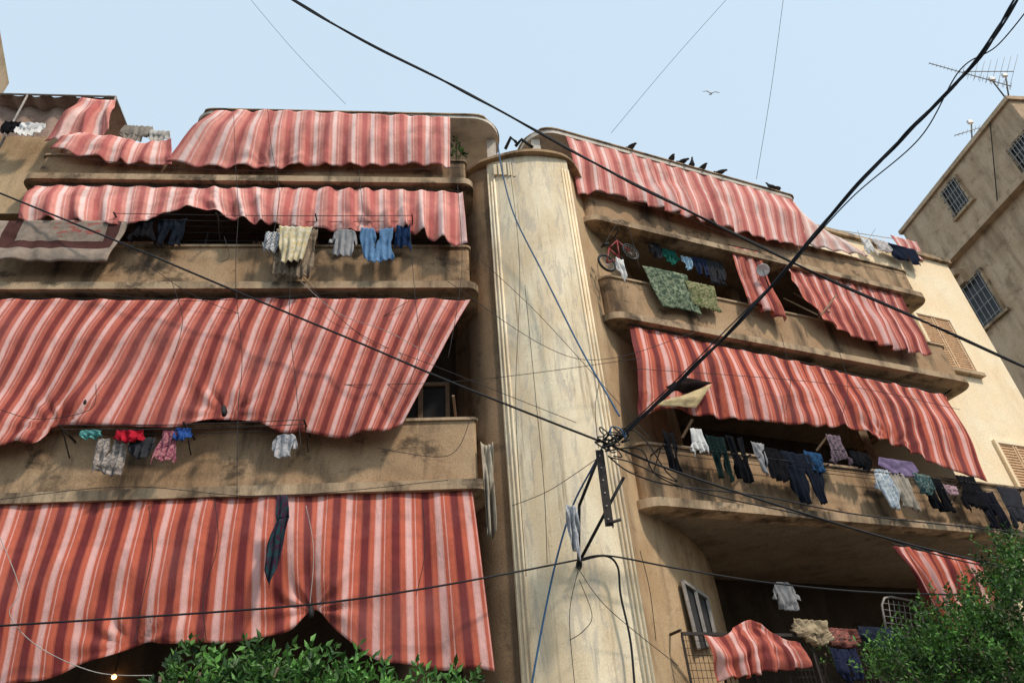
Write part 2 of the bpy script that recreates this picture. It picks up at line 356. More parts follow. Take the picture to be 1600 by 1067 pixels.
# ---------------- neighbour building right ----------------
NBt=thing('neighbour_building','weathered brown building at the upper right with barred windows and a flat roofline','building',NB.P(3,0,0))
tNE,zNB=NB.tz(1573,153); zNB-=.2
def nbox(bm,t0,t1,o0,o1,z0,z1): pbox(bm,NB,t0,t1,o0,o1,z0,z1)
bm=BM(); nbox(bm,-.2,tNE,0,-8,0,zNB); obj('wall',bm,M['neigh'],NBt,False)
bm=BM(); nbox(bm,-.3,tNE+.1,.12,-8,zNB+.003,zNB+.2); obj('roof_edge',bm,M['neigh'],NBt,False)
zb1=NB.tz(1600,290)[1]
bm=BM(); nbox(bm,-.3,tNE,.35,.003,zb1-.12,zb1+.12); obj('ledge',bm,M['neigh'],NBt,False)
bm=BM(); nbox(bm,.4,1.6,.5,.003,zb1-.9,zb1-.6); obj('bracket_ledge',bm,M['neigh'],NBt,False)
bm=BM(); nbox(bm,.6,1.6,.3,.004,zb1-1.3,zb1-.903); obj('bracket_ledge',bm,M['neigh'],NBt,False)
def nbwin(px,py,w,h):
    t,z=NB.tz(px,py); t0,t1,z0,z1=t-w/2,t+w/2,z-h/2,z+h/2
    bm=BM()
    for a,b,c,d in ((t0,t0+.1,z0,z1),(t1-.1,t1,z0,z1),(t0,t1,z1,z1+.1),(t0-.1,t1+.1,z0-.12,z0-.002)): nbox(bm,a,b,.004,.14,c,d)
    wn=obj('window',bm,M['ledge'],NBt,False)
    bm=BM(); nbox(bm,t0+.1,t1-.1,.004,.03,z0,z1-.01); obj('pane',bm,M['glass'],wn,False)
    bm=BM()
    for k in range(6):
        tt=t0+.15+(w-.3)*k/5; tube(bm,[NB.P(tt,z0,.16),NB.P(tt,z1,.16)],.016,5)
    for k in range(4):
        zz=z0+.1+(h-.2)*k/3; tube(bm,[NB.P(t0,zz,.16),NB.P(t1,zz,.16)],.016,5)
    obj('window_bars',bm,M['whitewire'],wn,False)
nbwin(1496,308,1.1,1.4); nbwin(1535,470,1.5,2.0); nbwin(1606,240,1.0,1.3)
bm=BM(); tube(bm,[NB.hit(1547,190,.1),NB.hit(1560,330,.1)],.02,6); obj('drain_pipe',bm,M['steel'],NBt)
q=at(14,130,14); vv=ray(0,50); Yn=(q.z-1.6)/(vv.z/vv.y); nn=C+vv*(Yn/vv.y); dd=(q-nn); dd.z=0; dd.normalize()
LB=thing('distant_building','plain tan wall just showing at the top left corner','building',(q.x-2,12,0))
f_=q-dd*6; left=Vector((-dd.y,dd.x,0)); left=left if left.x<0 else -left
bm=BM(); prism(bm,[q,f_,f_+left*3,q+left*3],0,q.z-.2); obj('wall',bm,M['neigh'],LB,False)
bm=BM(); prism(bm,[q,f_,f_+left*3,q+left*3],q.z-.197,q.z); obj('roof_edge',bm,M['stucco_wall'],LB,False)
# ---------------- awnings ----------------
def lerp(a,b,s): return a+(b-a)*s
def cm(P,i,s):
    p0=P[max(i-1,0)];p1=P[i];p2=P[i+1];p3=P[min(i+2,len(P)-1)]
    return [.5*((2*b)+(c-a)*s+(2*a-5*b+4*c-d)*s*s+(3*b-a-3*c+d)*s**3) for a,b,c,d in zip(p0,p1,p2,p3)]
def drape(label,pl,pairs,mat,o0=.06,o1=.26,amp=.035,nx=150,ny=30,lam=.42,bulge=.06,seed=0,group='striped awnings',rail=True,name='awning',cat='awning',scal=.035,pinch=()):
    K=[]
    for (a,b,c,d) in pairs:
        t0,z0=pl.tz(a,b,o0); t1,z1=pl.tz(c,d,o1); K.append((t0,z0,t1,z1))
    PN=[pl.tz(x,y,o1) for x,y in pinch]
    S=[]
    for j in range(nx+1):
        x=j/nx*(len(K)-1); i=min(int(x),len(K)-2); S.append(cm(K,i,x-i))
    root=thing(name,label,cat,pl.P((K[0][0]+K[-1][0])/2,min(k[3] for k in K),o1),group)
    bm=BM(); uvl=bm.loops.layers.uv.new('UVMap'); U=[0]
    for j in range(1,nx+1): U.append(U[-1]+math.hypot(S[j][0]-S[j-1][0],S[j][1]-S[j-1][1]))
    G=[]
    for j in range(nx+1):
        a=max(j-3,0);b=min(j+3,nx); dT=U[b]-U[a]+1e-6; dB=math.hypot(S[b][2]-S[a][2],S[b][3]-S[a][3])
        G.append(max(0,min(1,1-dB/dT)))
    V=[];
    for k in range(ny+1):
        v=k/ny; row=[]
        for j in range(nx+1):
            t0,z0,t1,z1=S[j]; u=U[j]
            ph=noise.noise(Vector((u*.6,seed*3.1,v*.5)))*4.5
            loc=abs(noise.noise(Vector((u*.8,seed+5.5,v*.4))))*2.4
            am=amp*(.4+.75*v)*(1+1.8*G[j]*v)*(.35+loc)
            f=am*(sin(2*PI*u/lam+ph)+.3*sin(2*PI*u/(lam*.47)+1.7*ph+seed))
            big=.11*noise.noise(Vector((u*.5+seed,v*1.6,seed*1.7)))*min(1,v*2.5)
            wr=.035*noise.noise(Vector((u*1.7+v*2,v*4+seed,.3)))*v**.5
            o=lerp(o0,o1,v**1.3)+bulge*sin(PI*v)+f+big+wr
            z=lerp(z0,z1,v); t=lerp(t0,t1,v)+.25*f*v
            z-=scal*abs(sin(PI*u/.62+seed))*(1-v)**2
            z+=.07*noise.noise(Vector((u*1.3,seed+9,0)))*v**3 + .02*sin(2*PI*u/(lam*.9)+ph)*v**4
            for (pt_,pz) in PN:
                dx_,dz_=t-pt_,z-pz; rr=math.hypot(dx_,dz_)
                if rr<1.1:
                    an=math.atan2(dx_,dz_); o+=.032*sin(an*11+seed+3*noise.noise(Vector((an*1.5,seed,rr*2))))*min(1,rr*4)*(1-rr/1.1)**1.3-.08*max(0,1-rr/.35)
            row.append(bm.verts.new(pl.P(t,z,max(o,o0*.5))))
        V.append(row)
    hgt=abs(S[nx//2][1]-S[nx//2][3])
    for k in range(ny):
        for j in range(nx):
            f=bm.faces.new((V[k][j],V[k][j+1],V[k+1][j+1],V[k+1][j]))
            for lp,(jj,kk) in zip(f.loops,((j,k),(j+1,k),(j+1,k+1),(j,k+1))): lp[uvl].uv=(U[jj],kk/ny*hgt)
    obj('fabric',bm,mat,root,True,solid=.006,recalc=False)
    if rail:
        bm=BM(); pts=[pl.P(s[0],s[1]+.01,o0*.6) for s in S[::6]]; tube(bm,pts,.014,6); obj('rail',bm,M['steel'],root)
    return root
drape('bleached striped awning hung under the long roof canopy at top left',L,[(335,172,258,250),(380,172,335,259),(450,172,440,257),(520,175,515,254),(600,178,600,258),(655,180,655,256),(703,183,704,258)],M['st_top'],.1,.2,.032,seed=1,lam=.42,pinch=[(425,255)])
drape('sagging striped awning strip trailing over the top left parapet',L,[(112,206,78,232),(180,212,165,250),(230,222,215,252),(268,214,268,254)],M['st_top'],.1,.2,.03,nx=60,ny=16,seed=2,rail=False)
drape('short striped curtain tied to the terrace shelter frame at far left',L,[(128,156,68,216),(150,157,104,221),(182,160,168,206)],M['st_top'],-.1,.1,.05,nx=50,ny=18,seed=3,lam=.25)
drape('short striped awning above the beige duvet and jeans',L,[(55,289,28,346),(130,289,118,346),(210,290,200,352),(300,292,292,328),(370,292,380,345),(460,293,450,353),(560,294,560,357),(640,296,640,358),(690,298,690,374),(723,299,729,387)],M['st_top'],.05,.3,.045,nx=220,ny=20,seed=4,lam=.38,bulge=.1,pinch=[(350,335),(585,350)])
drape('wide striped awning with a diagonal right edge, above the red and teal washing',L,[(-150,470,-330,740),(0,466,-130,705),(190,467,45,690),(222,467,85,660),(330,466,240,668),(430,465,362,652),(520,465,440,672),(620,465,540,680),(735,467,628,668)],M['st_mid'],.05,.3,.026,nx=280,ny=44,seed=5,lam=.9,bulge=.1,pinch=[(352,645),(85,660)])
drape('lowest left striped awning gathered up in the middle over the green leaves',L,[(-150,775,-300,1150),(0,772,-80,1085),(130,770,60,1064),(240,770,195,1010),(360,768,330,1003),(440,768,440,988),(490,768,487,950),(540,767,530,990),(620,766,620,1037),(738,765,773,1050)],M['st_deep'],.05,.3,.034,nx=280,ny=50,seed=6,lam=.8,bulge=.12,pinch=[(487,952),(205,1008)])
drape('pale striped awning under the right roof canopy with birds on it',R,[(883,211,903,305),(930,224,948,300),(1000,243,1025,325),(1060,262,1085,345),(1150,285,1175,368),(1234,307,1262,385)],M['st_top'],.1,.2,.025,nx=180,seed=7,lam=.45)
drape('narrow striped curtain flaring to the right beside the white dish',R,[(1138,383,1166,466),(1160,388,1196,482),(1184,393,1230,499)],M['st_mid'],.0,.25,.035,nx=60,ny=24,seed=8,lam=.24)
drape('striped awning pulled aside above the wooden poles on the bicycle balcony',R,[(1222,410,1238,440),(1250,418,1290,500),(1300,430,1345,528),(1350,441,1398,543),(1402,453,1454,556)],M['st_mid'],.0,.28,.045,nx=110,seed=9,lam=.36)
drape('long striped awning over the dark washing on the right wing',R,[(983,508,1000,662),(1008,513,1030,636),(1060,523,1092,650),(1130,540,1165,657),(1200,554,1238,664),(1280,573,1320,670),(1350,590,1395,690),(1420,604,1465,728),(1478,618,1543,752)],M['st_deep'],.0,.3,.045,nx=240,ny=32,seed=10,lam=.5,bulge=.1,pinch=[(1010,640),(1395,690)])
drape('striped awning hanging at the lower right beside the metal rack',R,[(1393,850,1462,990),(1420,855,1490,985),(1470,864,1520,970),(1530,876,1560,930)],M['st_deep'],.0,.1,.05,nx=80,seed=11,lam=.28)
drape('sun bleached pink sheet at the far end of the right roof awning',R,[(1234,309,1258,384),(1262,340,1300,394),(1310,374,1357,403)],M['st_fade'],.05,.12,.03,nx=60,ny=16,seed=12,rail=False,group=None,name='sheet',cat='sheet')
drape('striped cloth thrown over the lower right railing',R,[(1100,990,1128,1062),(1135,988,1160,1058),(1172,963,1190,1052),(1205,985,1225,1048),(1250,1003,1266,1040)],M['st_mid'],.08,.14,.045,nx=80,ny=24,seed=13,lam=.3,rail=False,group=None,name='striped_cloth',cat='cloth',pinch=[(1172,965)])
fl=thing('awning_flap','folded back flap with a black and a pale tan side near the cable knot','flap',R.hit(1065,636,.4))
def flap(pts,m,nm):
    bm=BM(); n=8; a,b,c,d=[R.hit(x,y,o) for x,y,o in pts]
    g=[[bm.verts.new(a.lerp(b,i/n).lerp(d.lerp(c,i/n),j/n)+R.n*(.05*sin(i/n*PI)*sin(j/n*PI)+.05*noise.noise(Vector((i*.5,j*.5,len(nm)))))) for i in range(n+1)] for j in range(n+1)]
    for j in range(n):
        for i in range(n): bm.faces.new((g[j][i],g[j][i+1],g[j+1][i+1],g[j+1][i]))
    obj(nm,bm,m,fl,solid=.008)
flap([(1040,604,.38),(1072,590,.3),(1113,598,.42),(1062,620,.2)],fab((.02,.013,.012)),'dark_side')
flap([(1012,632,.45),(1060,621,.36),(1112,600,.46),(1088,637,.5)],fab((.52,.40,.22)),'pale_lining')
# ---------------- garments ----------------
KIND={
 'trousers':[((0,0),(1,0),(1,.28),(0,.28)),((0,.28),(.52,.28),(.42,1),(.04,.95)),((.52,.28),(1,.28),(.97,.98),(.58,1))],
 'legs_up':[((.04,0),(.42,0),(.5,.68),(0,.68)),((.56,.02),(.96,0),(1,.68),(.5,.68)),((0,.68),(1,.68),(.97,1),(.03,.97))],
 'shirt':[((.2,0),(.8,0),(.82,.5),(.18,.5)),((.18,.5),(.82,.5),(.78,.78),(.22,.78)),((.22,.78),(.78,.78),(.6,.84),(.4,.84)),((.18,.5),(.22,.78),(.14,1),(0,.86)),((.78,.78),(.82,.5),(1,.88),(.87,1))],
 'shirt_up':[((.3,0),(.7,0),(.82,.1),(.18,.1)),((.18,.1),(.82,.1),(.8,1),(.2,.96)),((.18,.1),(.2,.38),(.1,.62),(0,.55)),((.8,.38),(.82,.1),(1,.58),(.9,.64))],
 'towel':[((0,0),(1,0),(.97,1),(.04,.95))],
 'scarf':[((.3,0),(.7,0),(.95,.3),(.45,.3)),((.45,.3),(.95,.3),(.7,.7),(.2,.68)),((.2,.68),(.7,.7),(.45,1),(.2,.94))],
 'cloth':[((0,0),(1,.03),(.8,.9),(.25,1))],
 'rag':[((.1,0),(.9,.05),(1,.6),(0,.5)),((0,.5),(1,.6),(.7,1),(.2,.9))]}
gs=[100]
def garment(kind,pl,x0,y0,x1,y1,mat,label,cat='clothing',o=.3,group=None,name=None,fold=.018,tilt=0,warp=1.0):
    gs[0]+=1; sd=gs[0]
    xm=(x0+x1)/2;ym=(y0+y1)/2
    tA,tB=T(pl,x0,ym,o),T(pl,x1,ym,o); zt,zb=Z(pl,xm,y0,o),Z(pl,xm,y1,o); W=tB-tA;H=zt-zb
    bm=BM(); uvl=bm.loops.layers.uv.new('UVMap')
    for q in KIND[kind]:
        na=max(5,int(16*abs(q[1][0]-q[0][0])+4)); nb=max(5,int(18*abs(q[3][1]-q[0][1])+3)); g=[]
        if W>1: na=60
        for b in range(nb+1):
            r=[]
            for a in range(na+1):
                s=a/na;w=b/nb
                x=lerp(lerp(q[0][0],q[1][0],s),lerp(q[3][0],q[2][0],s),w); y=lerp(lerp(q[0][1],q[1][1],s),lerp(q[3][1],q[2][1],s),w)
                n1=noise.noise(Vector((x*2.3,y*2.1,sd*1.3)));n2=noise.noise(Vector((x*2.1+7,y*2.7,sd*2.3)));n3=noise.noise(Vector((x*6,y*2,sd*.7)))
                f=fold*(.5+y)*((1.3 if W<1 else .4)*sin(x*W*2*PI/(.10 if W<1 else .4)+n1*6+sd)+1.2*n2+1.6*n3)+.02*sin(x*PI)
                t=tA+(x+ warp*(.24*n1*y-.12*(x-.5)*y)+tilt*y)*W; z=zt-(y+warp*(.18*n2*(y+.15)+.05*sin(x*PI))+.03*n3)*H
                r.append((bm.verts.new(pl.P(t,z,o+f)),(x,y)))
            g.append(r)
        for b in range(nb):
            for a in range(na):
                c=[g[b][a],g[b][a+1],g[b+1][a+1],g[b+1][a]]
                f=bm.faces.new([k[0] for k in c])
                for lp,k in zip(f.loops,c): lp[uvl].uv=k[1]
    bmesh.ops.remove_doubles(bm,verts=bm.verts,dist=.003)
    nm=name or {'trousers':'trousers','legs_up':'trousers','shirt':'shirt','shirt_up':'shirt','towel':'towel','cloth':'cloth','rag':'cloth'}[kind]
    return tag(obj(nm,bm,mat,solid=.02 if name=='duvet' else .005),label,cat,group)
gl='washing on the left wing'; gr='washing on the right wing'
BLK=fab((.009,.009,.011)); NAVY=fab((.010,.014,.03)); WHT=fab((.7,.68,.65)); GRY=fab((.30,.29,.29)); DG=fab((.04,.04,.045)); JEAN=fab((.13,.24,.40)); TAN=fab((.4,.31,.2))
garment('towel',L,-20,346,190,410,fab((.34,.265,.21),(.09,.04,.035),'frame'),'beige duvet with a brown border and pink flowers over the left balcony edge','duvet',.3,name='duvet',fold=.028,warp=.15)
garment('shirt',L,203,338,247,380,BLK,'black shirt nearest the beige duvet',group=gl,o=.25)
garment('trousers',L,243,342,288,384,fab((.010,.013,.02)),'black shorts right of the black shirt, near the beige duvet',group=gl,o=.22,name='shorts')
garment('rag',L,410,362,440,395,fab((.6,.6,.58),(.25,.25,.27),'check'),'white checked cloth beside the yellow blanket',group=gl,o=.33)
garment('towel',L,425,358,492,436,fab((.30,.23,.16),(.18,.13,.09),'pattern'),'brown blanket under the yellow one','blanket',.28,group=gl,name='blanket',fold=.025,warp=.5)
garment('cloth',L,430,353,485,412,fab((.60,.47,.24),(.66,.60,.46),'pattern'),'pale yellow patterned blanket draped over the brown one','blanket',.40,group=gl,name='blanket',warp=.6)
garment('shirt_up',L,512,358,562,398,GRY,'grey shirt left of the blue jeans',group=gl)
garment('legs_up',L,560,356,616,404,JEAN,'faded blue jeans on the upper left balcony rail',group=gl)
garment('shirt',L,612,352,648,390,fab((.015,.035,.09)),'dark blue shirt right of the faded jeans',group=gl)
garment('rag',L,122,672,160,686,fab((.10,.30,.28)),'teal cloth at the left of the lower washing',group=gl,o=.38)
garment('legs_up',L,143,684,196,742,fab((.42,.36,.31),(.2,.17,.16),'pattern'),'mottled grey and cream trousers hanging below the red shirt',group=gl,o=.33)
garment('rag',L,176,672,228,692,fab((.42,.015,.03)),'bright red shirt under the wide awning',group=gl,o=.4,name='shirt')
garment('rag',L,198,682,244,716,DG,'dark grey cloth between the red shirt and the pink shirt',group=gl,o=.36)
garment('shirt',L,240,672,284,724,fab((.42,.18,.19),(.2,.05,.08),'pattern'),'pink patterned shirt under the wide awning',group=gl,o=.38)
garment('rag',L,270,668,300,688,fab((.03,.08,.26)),'royal blue cloth at the right end of the lower washing',group=gl,o=.4)
garment('shirt_up',L,422,678,468,716,fab((.5,.48,.46),(.3,.3,.33),'pattern'),'pale grey shirt hanging alone below the wide awning',group=gl,o=.3)
garment('scarf',L,412,768,452,908,fab((.015,.055,.06),(.05,.02,.04),'pattern'),'long dark teal patterned scarf hanging in front of the lowest awning','scarf',.55,name='scarf')
garment('towel',L,754,690,774,838,fab((.40,.34,.26)),'long beige cloth hanging off the end of the lower left balcony','cloth',.05,name='cloth',fold=.045)
garment('rag',L,0,190,34,210,BLK,'black cloth at the top left corner under the shelter',group=gl,o=.05)
garment('rag',L,22,192,72,212,WHT,'white cloth under the shelter at top left',group=gl,o=.1)
garment('rag',L,185,196,240,222,fab((.30,.26,.22)),'crumpled grey cloth beside the short striped curtain',group=gl,o=-.3)
garment('rag',L,228,204,268,222,fab((.45,.42,.38)),'pale cloth left of the long roof canopy',group=gl,o=-.3)
garment('rag',R,1014,380,1036,404,DG,'black cloth on the line right of the bicycle',group=gr,o=-.15)
garment('rag',R,1034,390,1060,412,fab((.02,.12,.09)),'dark green cloth on the inner line',group=gr,o=-.15)
garment('cloth',R,1066,402,1084,422,fab((.35,.5,.62)),'light blue cloth on the inner line',group=gr,o=-.15)
garment('trousers',R,1084,404,1108,430,fab((.025,.035,.07)),'small navy shorts left of the long dark trousers on the inner line',group=gr,o=-.15,name='shorts')
garment('trousers',R,1104,408,1134,446,DG,'dark trousers nearest the narrow striped curtain',group=gr,o=-.15)
garment('towel',R,1012,424,1080,482,fab((.22,.25,.16),(.06,.09,.06),'pattern'),'cream and green patterned rug over the bicycle balcony','rug',.14,name='rug',tilt=.15,warp=.4)
garment('towel',R,1076,444,1120,482,fab((.10,.13,.05),(.3,.27,.15),'pattern'),'small olive green rug right of the larger rug','rug',.14,name='rug',warp=.4)
garment('rag',R,964,404,978,438,WHT,'white cloth tied below the bicycle','cloth',.45)
row=[('legs_up',1040,674,1060,734,BLK,'black trousers at the left end of the lower right washing'),
('shirt',1076,670,1108,712,WHT,'white shirt among the dark washing'),
('trousers',1110,682,1140,744,fab((.009,.02,.018)),'very dark green trousers right of the white shirt'),
('legs_up',1142,682,1170,748,BLK,'black trousers right of the dark green trousers'),
('cloth',1180,692,1200,738,GRY,'pale grey cloth between two black garments'),
('shirt_up',1190,700,1232,748,BLK,'black shirt left of the big navy trousers'),
('trousers',1232,708,1286,784,fab((.011,.014,.023)),'large navy trousers hanging lowest in the right washing'),
('rag',1258,706,1288,738,fab((.025,.07,.15)),'blue cloth over the large navy trousers'),
('shirt',1290,680,1326,726,fab((.09,.07,.09),(.22,.15,.17),'pattern'),'small mottled shirt under the long awning'),
('rag',1330,706,1362,736,BLK,'black cloth left of the purple bundle'),
('rag',1372,718,1436,742,fab((.19,.14,.24)),'purple bundle on the balcony rail'),
('shirt_up',1368,734,1408,794,fab((.55,.57,.57),(.3,.36,.42),'pattern'),'white and pale blue shirt below the purple bundle'),
('towel',1398,740,1428,796,fab((.36,.31,.25)),'beige towel beside the white and pale blue shirt'),
('rag',1430,740,1460,774,fab((.02,.07,.085),(.14,.18,.15),'pattern'),'teal patterned cloth right of the beige towel'),
('trousers',1446,746,1478,796,BLK,'black trousers right of the teal patterned cloth'),
('rag',1472,758,1498,774,fab((.4,.26,.28)),'pink cloth near the right end of the washing'),
('shirt',1496,744,1544,800,BLK,'black shirt near the right end of the washing'),
('trousers',1532,768,1566,830,fab((.012,.012,.018)),'black trousers second from the right frame edge'),
('shirt',1562,762,1612,824,fab((.035,.035,.042)),'dark grey jacket cut by the right frame edge')]
for k,x0,y0,x1,y1,m,l in row: garment(k,R,x0,y0,x1,y1,m,l,group=gr,o=.34,warp=.8)
garment('shirt_up',R,1206,908,1250,956,GRY,'grey shirt hanging alone in the dark lower opening',o=-.5)
garment('rag',R,1238,966,1300,1006,TAN,'tan cloth bundled on the lower right railing','cloth',.05,fold=.04)
garment('rag',R,1290,980,1345,1012,fab((.10,.06,.05),(.3,.1,.08),'pattern'),'brown patterned cloth right of the tan bundle on the railing','cloth',.05,fold=.04)
garment('rag',R,1340,978,1420,1016,fab((.02,.024,.04)),'dark blue cloth on the lower right railing','cloth',.05,fold=.04)
garment('trousers',R,1304,1012,1346,1067,fab((.02,.024,.05)),'dark blue trousers over the lower right railing','clothing',.1)
garment('shirt',R,1345,374,1366,394,WHT,'small white shirt on the upper right terrace','clothing',-1.0)
garment('rag',R,1368,376,1392,394,fab((.55,.5,.48)),'pale crumpled cloth on the upper right terrace','clothing',-1.0)
garment('trousers',R,1394,386,1434,408,NAVY,'dark trousers on the upper right terrace','clothing',-1.0,fold=.03)
garment('towel',R,1402,375,1438,400,M['st_top'],'red and white towel behind the dark trousers on the upper terrace','towel',-1.15)
p0=at(887,783,7.95)
PC=Plane((p0.x,7.95),(1,.02)); garment('rag',PC,886,784,906,864,fab((.5,.49,.47),(.3,.31,.34),'pattern'),'pale rag hanging from the cable bracket','cloth',0,name='rag',fold=.03)
# ---------------- drying racks ----------------
def rack(label,pl,x0,y0,x1,y1,offs,m='steel'):
    tA,zA=pl.tz(x0,y0,offs[0]); tB,zB=pl.tz(x1,y1,offs[0]); z=(zA+zB)/2
    root=thing('drying_rack',label,'drying rack',pl.P((tA+tB)/2,z-.3,0),'drying racks on the balconies')
    for o in offs:
        bm=BM(); tube(bm,[pl.P(lerp(tA,tB,k/8),z-.03*sin(k/8*PI),o) for k in range(9)],.006,5)
        obj('line',bm,M['wire'],root)
    n=max(2,int((tB-tA)/1.4)+1)
    for k in range(n):
        t=lerp(tA,tB,k/(n-1)); bm=BM(); bar(bm,pl.P(t,z-.015,-.05),pl.P(t,z-.015,max(offs)+.04),.02,.02)
        arm=obj('arm',bm,M[m],root,False)
        bm=BM(); bar(bm,pl.P(t,z-.25,.02),pl.P(t,z-.026,max(offs)*.8),.014,.014); obj('brace',bm,M[m],arm,False)
rack('wire drying rack along the balcony with the beige duvet',L,190,350,645,356,(.12,.25,.38))
rack('wire drying rack under the wide awning on the lower left',L,110,672,480,676,(.2,.33,.45))
rack('wire drying rack carrying the dark washing on the right',R,1015,672,1595,800,(.1,.22,.36))
rack('washing line inside the bicycle balcony',R,1010,382,1140,410,(-.15,-.1))
rk=thing('metal_rail','thin metal rail on top of the upper left balcony wall','rail',L.P(-3,zL3t,0))
for k in range(10):
    bm=BM(); t=-7.5+k*.8; bar(bm,L.P(t,zL3t+.05,-.05),L.P(t,zL3t+.38,-.05),.02,.02); obj('post',bm,M['steel'],rk,False)
for dz in (.38,.2): bm=BM(); tube(bm,[L.P(-8,zL3t+dz,-.05),L.P(0,zL3t+dz,-.05)],.012,6); obj('handrail',bm,M['steel'],rk)
def poles(pl,lst,grp):
    for i,(x0,y0,x1,y1,o0,o1,l) in enumerate(lst):
        bm=BM(); bar(bm,pl.hit(x0,y0,o0),pl.hit(x1,y1,o1),.035,.03); tag(obj('wooden_pole',bm,M['wood'],smooth=False),l,'pole',grp)
poles(R,[(1225,466,1278,492,-.2,.3,'left wooden pole below the pulled aside awning'),(1240,458,1296,488,-.3,.25,'middle wooden pole below the pulled aside awning'),(1280,496,1306,462,.2,.3,'upright wooden pole right of the two crossed ones'),(1066,684,1082,655,.1,.3,'small wooden pole left of the white shirt'),(1276,704,1294,680,.1,.3,'small wooden pole above the blue cloth')],'wooden poles on the right wing')
poles(L,[(712,652,708,618,-.3,0,'short wooden pole at the right end of the lower left balcony')],'wooden poles on the left wing')
for x,y,s,l in ((350,642,.05,'dark clip gathering the wide awning'),(486,955,.045,'dark knot gathering the lowest awning'),(132,628,.025,'small dark clip on the left part of the wide awning')):
    bm=BM(); c=L.hit(x,y,.42)
    bmesh.ops.create_icosphere(bm,subdivisions=2,radius=s)
    for v in bm.verts: v.co=Vector((v.co.x*.7,v.co.y,v.co.z*1.6))*(1+.6*noise.noise(v.co*22))+c
    tag(obj('awning_clip',bm,M['rubber']),l,'clip','clips on the left awnings')
# ---------------- lower right railing ----------------
rl=thing('railing','dark metal railing with mesh infill on the lower right balcony','railing',R.P(2,zR1-1,0))
t0r=T(R,1065,990);t1r=T(R,1440,1010)
for z in (zR1,zR1-.8): bm=BM(); bar(bm,R.P(t0r,z,0),R.P(t1r,z,0),.04,.04); obj('rail',bm,M['steel'],rl,False)
for k in range(9): bm=BM(); t=lerp(t0r,t1r,k/8); bar(bm,R.P(t,zR1-.779,0),R.P(t,zR1-.021,0),.03,.03); obj('post',bm,M['steel'],rl,False)
bm=BM(); bar(bm,R.P(t0r,zR1+.045,-.0),R.P(t0r,zR1+.045,-1.5),.03,.03); obj('rail',bm,M['steel'],rl,False)
bm=BM(); n=60
for k in range(n): t=lerp(t0r,t1r,k/n); bar(bm,R.P(t,zR1-.8,-.025),R.P(t,zR1-.02,-.025),.006,.006)
for k in range(9): z=zR1-.8+k*.09; bar(bm,R.P(t0r,z,-.035),R.P(t1r,z,-.035),.006,.006)
obj('mesh_infill',bm,M['steel'],rl,False)
mr=thing('metal_rack','rounded metal wire rack standing left of the lower right awning','rack',R.hit(1410,990,-.3))
bm=BM(); pts=[(1385,985),(1378,945),(1382,934),(1392,932),(1425,938),(1436,944),(1440,955),(1446,992)]
tube(bm,[R.hit(x,y,-.3) for x,y in pts],.018,6); obj('frame',bm,M['paint'],mr)
bm=BM()
for k in range(1,7):
    x=1383+k*8; tube(bm,[R.hit(x-3,936+k*1,-.3),R.hit(x+4,988,-.3)],.007,4)
for k in range(5): y=944+k*10; tube(bm,[R.hit(1381,y-2,-.3),R.hit(1441,y+6,-.3)],.007,4)
obj('wire_grid',bm,M['paint'],mr)
tr=thing('terrace_railing','thin white railing on the upper right terrace','railing',R.hit(1340,380,-1.3))
for y0,y1 in ((358,374),(372,386)): bm=BM(); tube(bm,[R.hit(1298,y0,-1.3),R.hit(1404,y1,-1.3)],.014,6); obj('rail',bm,M['white'],tr)
for k in range(6): bm=BM(); x=1300+k*20; tube(bm,[R.hit(x,358+k*3,-1.3),R.hit(x+6,392+k*3,-1.3)],.012,6); obj('post',bm,M['white'],tr)
# ---------------- bicycle ----------------
def circle(c,r,ax1,ax2,n=28): return [c+ax1*(r*cos(2*PI*k/n))+ax2*(r*sin(2*PI*k/n)) for k in range(n)]
bk=thing('bicycle','small red and black child bicycle at the left end of the right balcony','bicycle',R.hit(965,425,.2))
wa=R.hit(948,411,.28); wb=R.hit(985,394,.20); dx=(wb-wa).normalized(); up=Vector((0,0,1)); up=(up-dx*up.dot(dx)).normalized()
for c in (wa,wb):
    bm=BM(); tube(bm,circle(c,.175,dx,up),.024,8,closed=True); w=obj('wheel',bm,M['rubber'],bk)
    bm=BM(); tube(bm,circle(c,.15,dx,up),.006,5,closed=True)
    for k in range(12): an=2*PI*k/12; tube(bm,[c,c+dx*(.147*cos(an))+up*(.147*sin(an))],.003,3)
    obj('rim',bm,M['whitewire'],w)
bb=(wa+wb)/2-up*.02; st=bb+up*.26-dx*.06; hd=wb+up*.32-dx*.10
bm=BM()
for a,b in ((wa,bb),(wa,st),(bb,st),(st,hd),(bb,hd),(hd,wb)): tube(bm,[a,b],.016,7)
obj('frame',bm,M['redpaint'],bk)
side=dx.cross(up)
bm=BM(); tube(bm,[hd,hd+up*.08],.012,6); tube(bm,[hd+up*.08-side*.2+up*.03,hd+up*.08,hd+up*.08+side*.2+up*.03],.014,6); obj('handlebar',bm,M['rubber'],bk)
bm=BM(); tube(bm,[st,st+up*.07],.012,6); q=st+up*.08; prism_pts=[(-.1,-.055),(-.1,.055),(0,.03),(.11,.012),(.11,-.012),(0,-.03)]
A=[bm.verts.new(q+dx*x+side*y) for x,y in prism_pts];Bv=[bm.verts.new(q+dx*x+side*y+up*.035) for x,y in prism_pts]
for k in range(6): bm.faces.new((A[k],A[(k+1)%6],Bv[(k+1)%6],Bv[k]))
bm.faces.new(A);bm.faces.new(Bv); obj('saddle',bm,M['rubber'],bk)
bm=BM(); tube(bm,circle(bb,.06,dx,up,14),.01,5,closed=True); tube(bm,[bb-side*.06,bb-side*.06+up*.09],.01,5);tube(bm,[bb+side*.06,bb+side*.06-up*.09],.01,5); obj('pedal_crank',bm,M['rubber'],bk)
